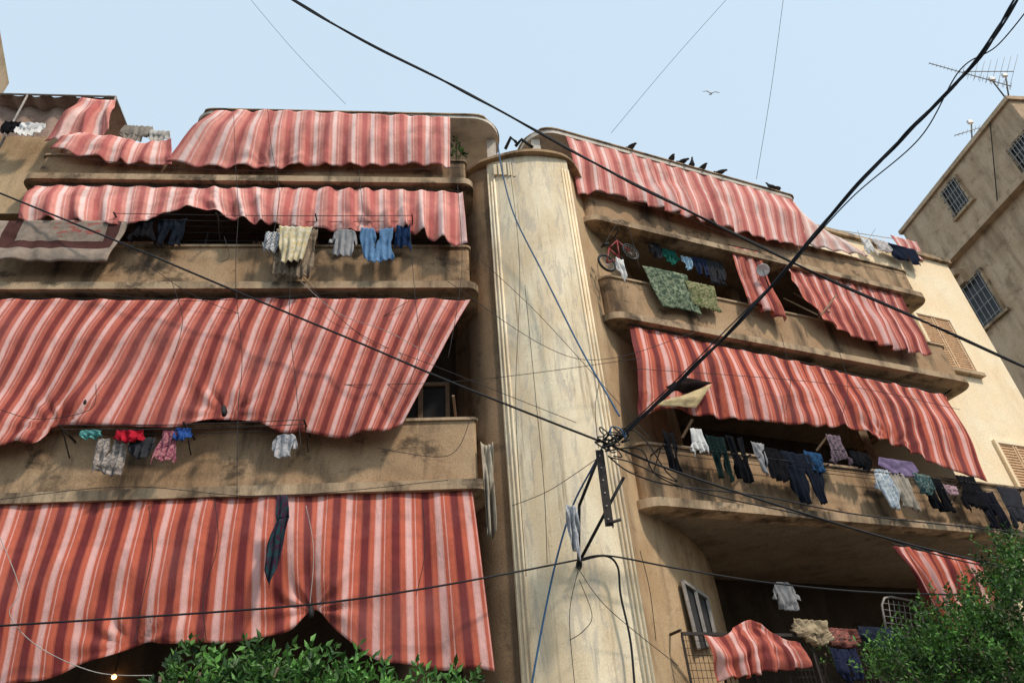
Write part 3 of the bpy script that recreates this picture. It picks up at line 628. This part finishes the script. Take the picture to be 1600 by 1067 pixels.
sd=thing('satellite_dish','white round dish next to the narrow striped curtain','satellite dish',R.hit(1192,440,.1))
c=R.hit(1192,422,.3); ax=(C-c).normalized(); a1=ax.orthogonal().normalized();a2=ax.cross(a1)
bm=BM(); rings=[]
for k in range(6):
    r=.13*(k+.3)/5.3; rings.append([bm.verts.new(c+a1*(r*cos(2*PI*j/24))+a2*(r*sin(2*PI*j/24))+ax*(r*r*2)) for j in range(24)])
for k in range(5):
    for j in range(24): bm.faces.new((rings[k][j],rings[k][(j+1)%24],rings[k+1][(j+1)%24],rings[k+1][j]))
bm.faces.new(rings[0]); obj('dish',bm,M['dish'],sd,solid=.008)
bm=BM(); tube(bm,[c,c-ax*.1,c-ax*.1-Vector((0,0,.5))],.015,6); obj('mount',bm,M['steel'],sd)
bm=BM(); tube(bm,[c-Vector((0,0,.12)),c+ax*.16],.006,5); obj('receiver_arm',bm,M['steel'],sd)
# ---------------- terrace shelter top left ----------------
sh=thing('terrace_shelter','brown tarp shelter on a pipe frame at the top left terrace','shelter',L.hit(90,200,-.2))
bm=BM(); t0=-9.5;tt1=T(L,180,157,-.1); z1=Z(L,180,154,-.1); g=[]
for i in range(41):
    t=lerp(t0,tt1,i/40); g.append([bm.verts.new(L.P(t,z1+.02+.03*sin(i*1.2)+j*-.04+.05*noise.noise(Vector((i*.4,j,2))),-.1-j*.35)) for j in range(6)])
for i in range(40):
    for j in range(5): bm.faces.new((g[i][j],g[i+1][j],g[i+1][j+1],g[i][j+1]))
obj('tarp',bm,M['tarp'],sh,solid=.01)
for pts,r in (([L.P(t0,z1+.03,-.08),L.P(tt1,z1+.03,-.08)],.02),([L.P(tt1,z1+.03,-.08),L.P(tt1,zL4t-.1,-.1)],.02),([L.P(tt1,z1+.0,-.08),L.P(tt1,z1-.2,-1.9)],.02),([L.P(tt1-1.6,z1+.03,-.08),L.P(tt1-1.6,zL4t-.1,-.1)],.018)):
    bm=BM(); tube(bm,pts,r,8); obj('pipe',bm,M['paint'],sh)
bm=BM(); g=[]
for i in range(31):
    t=lerp(t0,tt1-.6,i/30); g.append([bm.verts.new(L.P(t,lerp(z1,zL4t-.3,j/6),-.35+.05*sin(i*.9)+.04*noise.noise(Vector((i,j,1))))) for j in range(7)])
for i in range(30):
    for j in range(6): bm.faces.new((g[i][j],g[i+1][j],g[i+1][j+1],g[i][j+1]))
obj('side_curtain',bm,M['tarp'],sh,solid=.01)
# ---------------- cables ----------------
def pxcurve(pts,n=14):
    K=[(a,b,1/c) for a,b,c in pts]; out=[]
    for i in range(len(K)-1):
        for k in range(n): out.append(cm(K,i,k/n))
    out.append(list(K[-1])); return [at(a,b,1/c) for a,b,c in out]
def cable(label,pts,r,mat='black',group=None,twist=0,strands=1,name='cable'):
    P=pxcurve(pts); bm=BM()
    for s in range(strands):
        Q=[]
        for i,p in enumerate(P):
            an=i*.22+2*PI*s/strands+noise.noise(Vector((i*.1,s,1)))*2; Q.append(p+Vector((cos(an),0,sin(an)))*twist*(1+.8*noise.noise(Vector((i*.07,s*3,5)))))
        tube(bm,Q,r,6)
    return tag(obj(name,bm,M[mat]),label,'cable',group)
cg='black cables crossing the street'
cable('thick black cable from the top edge down across the right wing',[(445,-8,6.2),(560,60,6.4),(700,130,6.8),(835,203,7.2),(960,272,7.5),(1100,342,8),(1280,430,8.6),(1450,505,9.2),(1620,582,9.8)],.018,twist=.012,strands=2,group=cg)
cable('long black cable from the left edge down to the lower right corner',[(-10,298,7.2),(190,380,7.3),(380,460,7.5),(560,535,7.7),(700,595,7.8),(850,655,7.9),(945,692,7.95),(1060,738,8.2),(1250,800,8.6),(1420,850,9),(1620,897,9.4)],.015,group=cg)
cable('heavy bundle of black cables from the top right corner to the bracket',[(1600,-20,4.6),(1530,90,5.1),(1440,185,5.6),(1325,305,6.2),(1200,455,6.9),(1075,583,7.5),(1000,655,7.8),(950,700,7.95)],.0135,twist=.016,strands=3,group=cg)
cable('thin loose black cable hanging beside the heavy bundle',[(1625,-10,4.6),(1560,70,5),(1500,110,5.3),(1438,215,5.7),(1330,310,6.2),(1225,425,6.8),(1130,520,7.2),(1040,610,7.6),(955,690,7.95)],.008,group=cg)
cable('sagging black cable across the lowest awning to the column',[(-10,978,7.3),(150,968,7.4),(320,957,7.5),(485,944,7.6),(620,926,7.7),(760,902,7.9),(905,874,8.5)],.011,group=cg)
cable('black cable from the column across the dark lower opening',[(905,874,8.5),(950,868,8.5),(1060,888,8.7),(1200,910,9),(1360,925,9.2),(1520,929,9.5)],.011,group=cg)
cable('black cable curving from the bracket along the right balcony washing',[(950,712,7.95),(985,738,8),(1050,758,8.3),(1190,775,8.8),(1350,805,9.4),(1620,834,10)],.010,group=cg)
cable('second black cable dipping below the right balcony ledge',[(945,705,7.95),(1000,702,8),(1030,745,8.2),(1120,775,8.5),(1300,815,8.9),(1470,868,9.2),(1620,900,9.5)],.009,group=cg)
cable('short looping cable right of the knot',[(950,700,7.95),(985,672,8),(1010,690,8),(1040,735,8.2),(1058,752,8.3),(1030,742,8.2),(985,722,8),(955,715,7.95)],.009,group=cg)
cable('black conduit cable bending down the lower column',[(905,876,8.55),(945,868,8.6),(965,885,8.65),(970,930,8.68),(985,1000,8.7),(992,1075,8.7)],.014,group=cg)
cable('blue cable from the roof down the column to the knot',[(778,225,8.5),(785,270,8.5),(805,340,8.5),(850,430,8.5),(905,540,8.3),(945,610,8.1),(968,650,8)],.013,'blue')
cable('lower blue cable slanting down the column to the bottom edge',[(955,668,7.95),(930,722,8.1),(895,790,8.4),(868,880,8.5),(845,990,8.6),(830,1075,8.6)],.013,'blue')
for i in range(9):
    random.seed(40+i); cx,cy=955+random.uniform(-10,14),686+random.uniform(-12,16); pts=[]; an0=random.uniform(0,6)
    el=random.uniform(.35,1); ti=random.uniform(-.9,.9)
    for k in range(8):
        an=an0+k/7*2*PI*random.uniform(.6,1.2); rr=random.uniform(6,19); x=rr*cos(an)*1.25;y=rr*sin(an)*el
        pts.append((cx+x*cos(ti)-y*sin(ti),cy+x*sin(ti)+y*cos(ti),7.9+random.uniform(-.08,.08)))
    P=pxcurve(pts,8); bm=BM(); tube(bm,P,random.uniform(.006,.011),5); tag(obj('cable_loop',bm,M['blue' if i==2 else 'black']),'blue loop in the cable knot above the bracket' if i==2 else 'tangled black cable loop in the knot above the bracket','cable','cable loops in the knot')
bk2=thing('cable_bracket','dark steel angle bar with struts holding the cable knot off the column','bracket',at(945,820,8.0))
a=at(936,703,7.95);b=at(952,822,8.0); bm=BM(); bar(bm,a,b,.012,.095,Vector((1,0,0))); bar(bm,a+Vector((.05,.04,0)),b+Vector((.05,.04,0)),.08,.012,Vector((1,0,0)));
obj('angle_bar',bm,M['steel'],bk2,False)
for k in range(6):
    q=a.lerp(b,(k+.5)/6); bm=BM(); tube(bm,[q+Vector((0,-.014,0)),q+Vector((0,-.007,0))],.013,8); obj('bolt',bm,M['paint'],bk2)
bm=BM(); q=a.lerp(b,.97); bar(bm,q+Vector((-.02,-.02,0)),q+Vector((.15,.0,.04)),.03,.03); obj('lug',bm,M['steel'],bk2)
for (x0,y0,Y0,x1,y1,Y1) in ((936,712,7.96,905,790,8.3),(905,790,8.3,904,882,8.62),(975,745,8.05,905,878,8.6)):
    bm=BM(); tube(bm,[at(x0,y0,Y0),at(x1,y1,Y1)],.02,8); obj('strut',bm,M['black'],bk2)
bm=BM(); p=at(905,880,8.6); tube(bm,[p,p+Vector((0,.15,0))],.04,10); obj('anchor',bm,M['black'],bk2)
tw='thin overhead wires'
W=[([(385,-8,9),(460,80,9.5),(540,163,10)],'thin wire rising to the top edge over the left canopy'),
([(1142,-8,9),(1050,95,9.5),(955,208,10)],'thin wire slanting up over the right canopy left of the bird'),
([(1225,-8,8),(1205,140,9),(1182,280,10)],'thin wire rising to the top edge right of the bird'),
([(738,395,8.3),(850,500,8.2),(1020,690,8.1)],'thin wire crossing the column toward the cable knot'),
([(400,600,8),(700,597,8.1),(1000,560,8.6)],'thin wire running level across the column middle'),
([(820,445,8.3),(835,600,8.3),(850,760,8.4),(855,880,8.5)],'thin wire hanging straight down the column face'),
([(905,890,8.5),(950,950,8.5),(1060,1040,9)],'thin wire from the anchor to the lower railing'),
([(700,440,8.2),(900,560,8.2),(1085,520,9)],'thin wire slung under the right balcony end'),
([(936,600,8),(930,640,8),(935,700,8)],'short thin wire above the bracket'),
([(800,790,8.3),(860,765,8.3),(935,715,8)],'thin wire from left stucco to the bracket'),
([(1340,360,13),(1350,380,12.8),(1368,358,13.2)],'small bent wire on the upper right terrace'),
([(190,380,7.3),(320,470,7.8),(520,520,8.2),(640,470,8.2)],'slack thin wire sagging across the wide awning'),
([(890,1000,8.55),(912,985,8.5),(925,960,8.5),(905,905,8.5)],'short hooked wire below the anchor'),
([(1000,860,8.6),(1015,920,8.8),(1025,1000,9)],'thin wire down the stucco right of the column'),
([(795,250,8.5),(812,420,8.5),(806,640,8.5),(822,900,8.5)],'long thin wire down the left edge of the column'),
([(470,430,8),(560,520,8.1),(700,580,8.1),(900,660,8)],'thin wire sloping from the brown blanket to the knot'),
([(905,885,8.5),(890,960,8.5),(898,1070,8.5)],'thin wire hanging straight below the anchor')]
for p,l in W: cable(l,p,.0045,'wire',tw,name='wire')
HW=[([(418,170),(424,230),(436,300),(428,360),(414,380)],'hanging wire above the yellow blanket'),([(372,340),(368,440),(378,560),(372,640),(370,780)],'hanging wire near the clip of the wide awning'),
([(640,350),(648,460),(655,540),(640,600)],'hanging wire below the dark blue shirt'),([(268,440),(285,500),(270,560)],'curled hanging wire on the wide awning left of centre'),
([(455,430),(452,500),(462,600),(470,700)],'hanging wire below the brown blanket'),([(0,840),(30,920),(15,960),(60,1010),(150,1050),(240,1055)],'drooping pale wire across the lower left awning'),
([(478,790),(490,860),(484,945)],'hanging wire above the gathered lowest awning'),([(350,370),(358,400),(345,410)],'short curled wire on the duvet balcony'),
([(590,700),(700,712),(735,655)],'wire along the lower left parapet'),([(715,290),(722,400),(716,470),(700,560)],'hanging wire beside the left wing end'),([(335,780),(340,850),(318,930),(322,1000)],'hanging wire left of the scarf'),
([(80,240),(260,262),(500,268),(720,262)],'slack cord along the top left parapet'),([(10,470),(100,455),(300,470),(560,455)],'slack cord under the duvet balcony ledge'),
([(0,780),(200,760),(420,775),(700,750)],'slack cord under the lowest left ledge'),([(365,180),(368,260),(374,340)],'short cord down from the long canopy'),
([(470,440),(530,490),(610,520),(680,560)],'cord looping right from the brown blanket'),([(232,790),(238,860),(222,940),(210,1005)],'hanging wire on the left part of the lowest awning'),
([(660,780),(664,860),(650,930)],'hanging wire on the right part of the lowest awning'),([(0,640),(60,655),(140,640),(150,600)],'looped cord at the left end of the wide awning'),([(560,265),(566,330),(558,360)],'short cord above the jeans')]
for i,(p,l) in enumerate(HW):
    bm=BM(); tube(bm,[L.hit(x,y,.55) for x,y in [cm([list(map(float,q)) for q in p],k//8,(k%8)/8) for k in range(8*(len(p)-1))]+[p[-1]]],.0045,5)
    tag(obj('wire',bm,M['whitewire' if i in (5,6,15) else 'wire']),l,'wire','wires hanging on the left wing')
RW=[([(945,380),(975,345),(1000,420)],'thin wire hanging over the bicycle'),([(1220,520),(1235,590),(1228,640)],'thin wire below the pulled aside awning'),([(980,575),(1300,600),(1500,640)],'thin wire stretched across the long right awning'),([(1310,545),(1325,600),(1316,650)],'second thin wire hanging over the long right awning'),([(1050,330),(1180,380),(1420,430)],'cord along the top right parapet'),([(1405,840),(1440,900),(1470,960)],'cord hanging by the lower right awning')]
for p,l in RW:
    bm=BM(); tube(bm,[R.hit(x,y,.5) for x,y in [cm([list(map(float,q)) for q in p],k//8,(k%8)/8) for k in range(8*(len(p)-1))]+[p[-1]]],.005,5)
    tag(obj('wire',bm,M['wire']),l,'wire','wires hanging on the right wing')
# ---------------- antenna ----------------
def antenna(label,base,top,b0,b1,n,ln,Y):
    r=thing('antenna',label,'antenna',at(base[0],base[1],Y),'antennas on the brown building')
    bm=BM(); tube(bm,[at(base[0],base[1],Y),at(top[0],top[1],Y)],.03,6); obj('mast',bm,M['steel'],r)
    A=at(b0[0],b0[1],Y);Bq=at(b1[0],b1[1],Y); bm=BM(); tube(bm,[A,Bq],.02,6)
    for k in range(n):
        p=A.lerp(Bq,k/(n-1)); d=(CR*.25+CU).normalized()*ln*(.5+.8*k/(n-1)); tube(bm,[p-d,p+d],.009,4)
    obj('elements',bm,M['paint'],r)
    bm=BM(); p=at(top[0]-2,top[1]-4,Y); prism(bm,[(p.x-.1,p.y-.06),(p.x+.1,p.y-.06),(p.x+.1,p.y+.06),(p.x-.1,p.y+.06)],p.z-.08,p.z+.1); obj('junction_box',bm,M['dish'],r,False)
antenna('large comb aerial on the roof of the brown building',(1575,158),(1552,128),(1452,99),(1580,135),22,.12,18)
antenna('upper tall rod aerial behind the comb aerial',(1577,156),(1572,122),(1505,112),(1584,112),9,.6,19)
antenna('small aerial lower down by the brown building wall',(1520,235),(1518,195),(1492,212),(1530,200),7,.12,20)
# ---------------- birds ----------------
M['pig']=plain('pigeon_grey',(.05,.05,.055),.7,0,.5,40); M['pigw']=plain('gull_grey',(.3,.3,.32),.7)
def loft(bm,spine,seg=10):
    rings=[]
    for (x,z,ry,rz) in spine: rings.append([bm.verts.new((x,ry*cos(2*PI*k/seg),z+rz*sin(2*PI*k/seg))) for k in range(seg)])
    for A,Bq in zip(rings,rings[1:]):
        for k in range(seg): bm.faces.new((A[k],A[(k+1)%seg],Bq[(k+1)%seg],Bq[k]))
    bm.faces.new(rings[0]);bm.faces.new(rings[-1])
SP=[(-.20,.085,.035,.006),(-.13,.10,.04,.012),(-.09,.115,.05,.035),(-.03,.13,.062,.06),(.04,.15,.058,.062),(.08,.185,.04,.045),(.095,.225,.026,.03),(.105,.255,.026,.026),(.125,.262,.02,.02),(.142,.258,.007,.007),(.162,.252,.003,.003)]
pt=thing('pigeon','x','bird',(0,0,0)); bm=BM(); loft(bm,SP); bd=obj('body',bm,M['pig'],pt)
for s in (-1,1):
    bm=BM(); tube(bm,[(.0,s*.022,.09),(.005,s*.022,.004),(.03,s*.022,.004)],.005,5); obj('leg',bm,M['redpaint'],pt)
    bm=BM(); pts=[(.05,.055),(.0,.068),(-.08,.055),(-.17,.02),(-.06,.045)]
    A=[bm.verts.new((x,s*y,.16-abs(x)*.25)) for x,y in pts];Bq=[bm.verts.new((x,s*(y+.006),.11-abs(x)*.02)) for x,y in pts]
    for k in range(4): bm.faces.new((A[k],A[k+1],Bq[k+1],Bq[k]))
    obj('wing',bm,M['pig'],pt,solid=.006)
ang=math.atan2(-R.n.y,-R.n.x)
spots=[(983,218,.2,'first dark pigeon from the left on the right roof canopy'),(1047,238,-.3,'second dark pigeon from the left on the right roof canopy'),(1064,244,.4,'third dark pigeon from the left on the right roof canopy'),(1079,248,2.9,'fourth dark pigeon from the left on the right roof canopy'),(1096,253,-.1,'fifth dark pigeon from the left on the right roof canopy'),(1124,264,.5,'sixth dark pigeon from the left on the right roof canopy'),(1206,290,1.5,'seventh pigeon, near the far end of the right roof canopy'),(1217,294,-1.2,'rightmost pigeon at the far end of the right roof canopy')]
kids=[c for c in pt.children]
for i,(x,y,rz,l) in enumerate(spots):
    if i==0:r=pt
    else:
        r=pt.copy();COL.objects.link(r)
        for c in kids:
            d=c.copy();COL.objects.link(d);d.parent=r
    t=T(R,x,y+4,.1); r.location=R.P(t,zCR+.11+.031,.1); r.rotation_euler=(0,0,ang+rz); r['label']=l;r['group']='pigeons on the right roof canopy'; r.scale=(.9,)*3
fb=thing('flying_bird','small bird flying in the open sky above the right canopy','bird',(0,0,0)); bm=BM(); loft(bm,[(-.2,0,.04,.005),(-.1,0,.03,.02),(0,.0,.04,.035),(.08,.01,.035,.03),(.12,.02,.022,.022),(.16,.02,.004,.004)],8); obj('body',bm,M['pigw'],fb)
for s in (-1,1):
    bm=BM(); A=[(.07,0,.02),(.06,.16,.10),(-.03,.34,.06),(-.02,.16,.08),(-.07,0,.02)]; bm.faces.new([bm.verts.new((x,s*y,z)) for x,y,z in A]); obj('wing',bm,M['pigw'],fb,solid=.008)
fb.location=at(1111,147,16); fb.rotation_euler=(.9,-.9,.6)
# ---------------- plants ----------------
def leafcard(bm,p,d,ln,wd):
    d=d.normalized(); s=d.cross(Vector((random.uniform(-1,1),random.uniform(-1,1),random.uniform(-1,1))))
    if s.length<1e-3:return
    s.normalize(); n=s.cross(d)
    v=[bm.verts.new(q) for q in (p,p+d*ln*.45+s*wd/2+n*wd*.12,p+d*ln-n*ln*.12,p+d*ln*.45-s*wd/2+n*wd*.12)]
    bm.faces.new((v[0],v[1],v[2]));bm.faces.new((v[0],v[2],v[3]))
def crown(bm,blobs,per,ln,wd,lv=12,sl=.28,upw=.9):
    for c,r in blobs:
        for _ in range(int(per*(r/.35)**2)):
            d=Vector((random.gauss(0,1),random.gauss(0,1),random.gauss(0,1))).normalized(); q=c+d*r*random.uniform(.25,1)**.6
            sd_=(d+Vector((0,0,upw))+Vector((random.uniform(-.4,.4),random.uniform(-.4,.4),0))).normalized(); s1=sl*random.uniform(.5,1.5)
            for k in range(lv):
                s=k/lv*s1; an=k*2.4
                o=sd_.orthogonal().normalized(); o2=sd_.cross(o); side=o*cos(an)+o2*sin(an)
                leafcard(bm,q+sd_*s,side*.9+sd_*.7,ln*random.uniform(.7,1.15),wd)
def tree(name,label,cat,base,blobs,per,ln,wd,mat,tr=.09,group=None,lv=12,sl=.28,upw=.9):
    r=thing(name,label,cat,base,group); bm=BM(); cc=sum((b[0] for b in blobs),Vector())/len(blobs)
    k1=Vector((base[0],base[1],0)); k2=Vector((lerp(base[0],cc.x,.5),lerp(base[1],cc.y,.5),cc.z*.55))
    tube(bm,[k1,k1.lerp(k2,.5)+Vector((.04,0,0)),k2],tr,8,tr*.7)
    for c,rr in blobs: m_=k2.lerp(c,.5)+Vector((random.uniform(-.1,.1),0,-.08)); tube(bm,[k2,m_,c],tr*.5,6,.01)
    obj('trunk',bm,M['bark'],r); bm=BM(); crown(bm,blobs,per,ln,wd,lv,sl,upw); obj('crown',bm,M[mat],r,False,recalc=False)
random.seed(3)
def bl(lst,dy=0): return [(at(x,y+dy,Y),r) for x,y,Y,r in lst]
tg='street trees below the left wing'
tree('street_tree','leafy green treetop at the bottom left under the lowest awning','tree',(-2.6,5.3,0),bl([(250,1048,5.1,.08),(280,1056,5.1,.11),(312,1042,5.1,.10),(350,1062,5.2,.13),(390,1058,5.2,.13),(435,1034,5.1,.12),(455,1052,5.1,.14),(485,1070,5.2,.16),(300,1090,5.2,.25),(380,1100,5.2,.33),(460,1110,5.2,.33)],8),80,.082,.034,'leaf',group=tg,sl=.15,upw=.6,lv=9)
tree('street_tree','green treetop at the bottom centre left of the column','tree',(-1.2,5.3,0),bl([(510,1062,5.2,.13),(545,1070,5.2,.11),(580,1084,5.2,.11),(615,1090,5.2,.12),(560,1110,5.2,.26)],8),80,.082,.034,'leaf',group=tg,sl=.15,upw=.6,lv=9)
tree('street_tree','low green treetop touching the foot of the column','tree',(-.3,5.3,0),bl([(655,1074,5.3,.09),(690,1070,5.3,.10),(730,1082,5.3,.10),(775,1088,5.3,.08),(715,1115,5.3,.25)],8),80,.082,.034,'leaf',group=tg,sl=.15,upw=.6,lv=9)
tree('street_tree','dense small leaved tree at the bottom right corner','tree',(4.6,7.6,0),bl([(1592,900,7.5,.28),(1548,945,7.5,.26),(1600,980,7.6,.45),(1500,985,7.5,.26),(1450,1010,7.4,.22),(1400,1030,7.4,.16),(1378,1058,7.4,.13),(1550,1040,7.5,.45),(1440,1070,7.5,.33),(1500,1100,7.6,.5),(1620,1100,7.7,.5),(1640,895,7.6,.35)]),125,.062,.026,'leaf2',lv=11,sl=.22)
rp=thing('rooftop_plant','green shrub on the roof between the left awning and the column','plant',at(712,255,9.3)); bm=BM(); tube(bm,[at(713,262,9.0),at(713,225,9.0)],.012,5); obj('stem',bm,M['bark'],rp)
bm=BM(); crown(bm,[(at(716,242,9.0),.12),(at(714,228,9.0),.09)],90,.09,.045,5,.08); obj('foliage',bm,M['leaf'],rp,False,recalc=False)
lp=thing('balcony_plant','green pot plant behind the lower right railing','plant',R.hit(1290,1060,-.3)); bm=BM(); tube(bm,[R.hit(1290,1070,-.3),R.hit(1290,1020,-.3)],.01,5); obj('stem',bm,M['bark'],lp)
bm=BM(); crown(bm,[(R.hit(1290,1025,-.3),.16)],60,.08,.035,6,.1); obj('foliage',bm,M['leaf'],lp,False,recalc=False)
rpipe=[([(790,232),(798,215),(806,222)],'bent dark roof pipe left of the column top gap'),([(806,228),(815,218),(832,230)],'curved dark roof pipe right of the column top gap')]
for p,l in rpipe:
    bm=BM(); tube(bm,[at(x,y,9.3) for x,y in p],.035,8); tag(obj('roof_pipe',bm,M['steel']),l,'pipe','pipes on the roof')
lb=thing('lamp','small lit bulb in the dark opening below the lowest awning','lamp',at(178,1057,9.2))
m,t,b=newmat('bulb'); b.inputs['Emission Color'].default_value=(1,.45,.12,1); b.inputs['Emission Strength'].default_value=12
bm=BM(); bmesh.ops.create_uvsphere(bm,u_segments=12,v_segments=8,radius=.03); bmesh.ops.translate(bm,verts=bm.verts,vec=at(178,1057,9.2)); obj('bulb',bm,m,lb)
bm=BM(); q=at(178,1057,9.2); tube(bm,[q+Vector((0,0,.03)),q+Vector((0,0,.09)),q+Vector((0,0,.095)),q+Vector((0,0,1.0))],.012,8,.004); obj('socket',bm,M['rubber'],lb)
# ---------------- ground ----------------
bm=BM(); prism(bm,[(-300,-300),(300,-300),(300,300),(-300,300)],-.5,0); structure(obj('ground',bm,M['asphalt'],smooth=False))
bm=BM(); prism(bm,[L.P(-20,0,3.2),L.P(.8,0,3.2),R.P(-1,0,3.2),R.P(16,0,3.2),R.P(16,0,-1),R.P(-1,0,-1),L.P(0,0,-1),L.P(-20,0,-1)],.004,.14); structure(obj('pavement',bm,M['pave'],smooth=False))
# ---------------- light ----------------
sv=Vector((.62,-.52,.92)).normalized()
sun=bpy.data.lights.new('sun','SUN'); sun.energy=3.1; sun.angle=math.radians(5); sun.color=(1,.91,.80)
so=bpy.data.objects.new('sun',sun); COL.objects.link(so); so.rotation_euler=sv.to_track_quat('Z','Y').to_euler(); so.location=(0,-5,20)
w=bpy.data.worlds.new('World'); scene.world=w; w.use_nodes=True; t=w.node_tree; bg=t.nodes['Background']
sk=nd(t,'ShaderNodeTexSky',sky_type='NISHITA'); sk.sun_disc=False; sk.sun_elevation=math.asin(sv.z); sk.sun_rotation=math.atan2(sv.x,sv.y); sk.dust_density=2; sk.air_density=1.2
cc=mix(t,.74,sk.outputs[0],(5.2,6.4,7.3)); t.links.new(cc,bg.inputs['Color']); bg.inputs['Strength'].default_value=.15
# ---------------- camera ----------------
cam=bpy.data.cameras.new('camera'); cam.lens=24; cam.sensor_width=36; cam.clip_end=1000
cobj=bpy.data.objects.new('camera',cam); COL.objects.link(cobj)
mt=Matrix((CR,CU,-F)).transposed().to_4x4(); mt.translation=C; cobj.matrix_world=mt; scene.camera=cobj
scene.view_settings.view_transform='Standard'
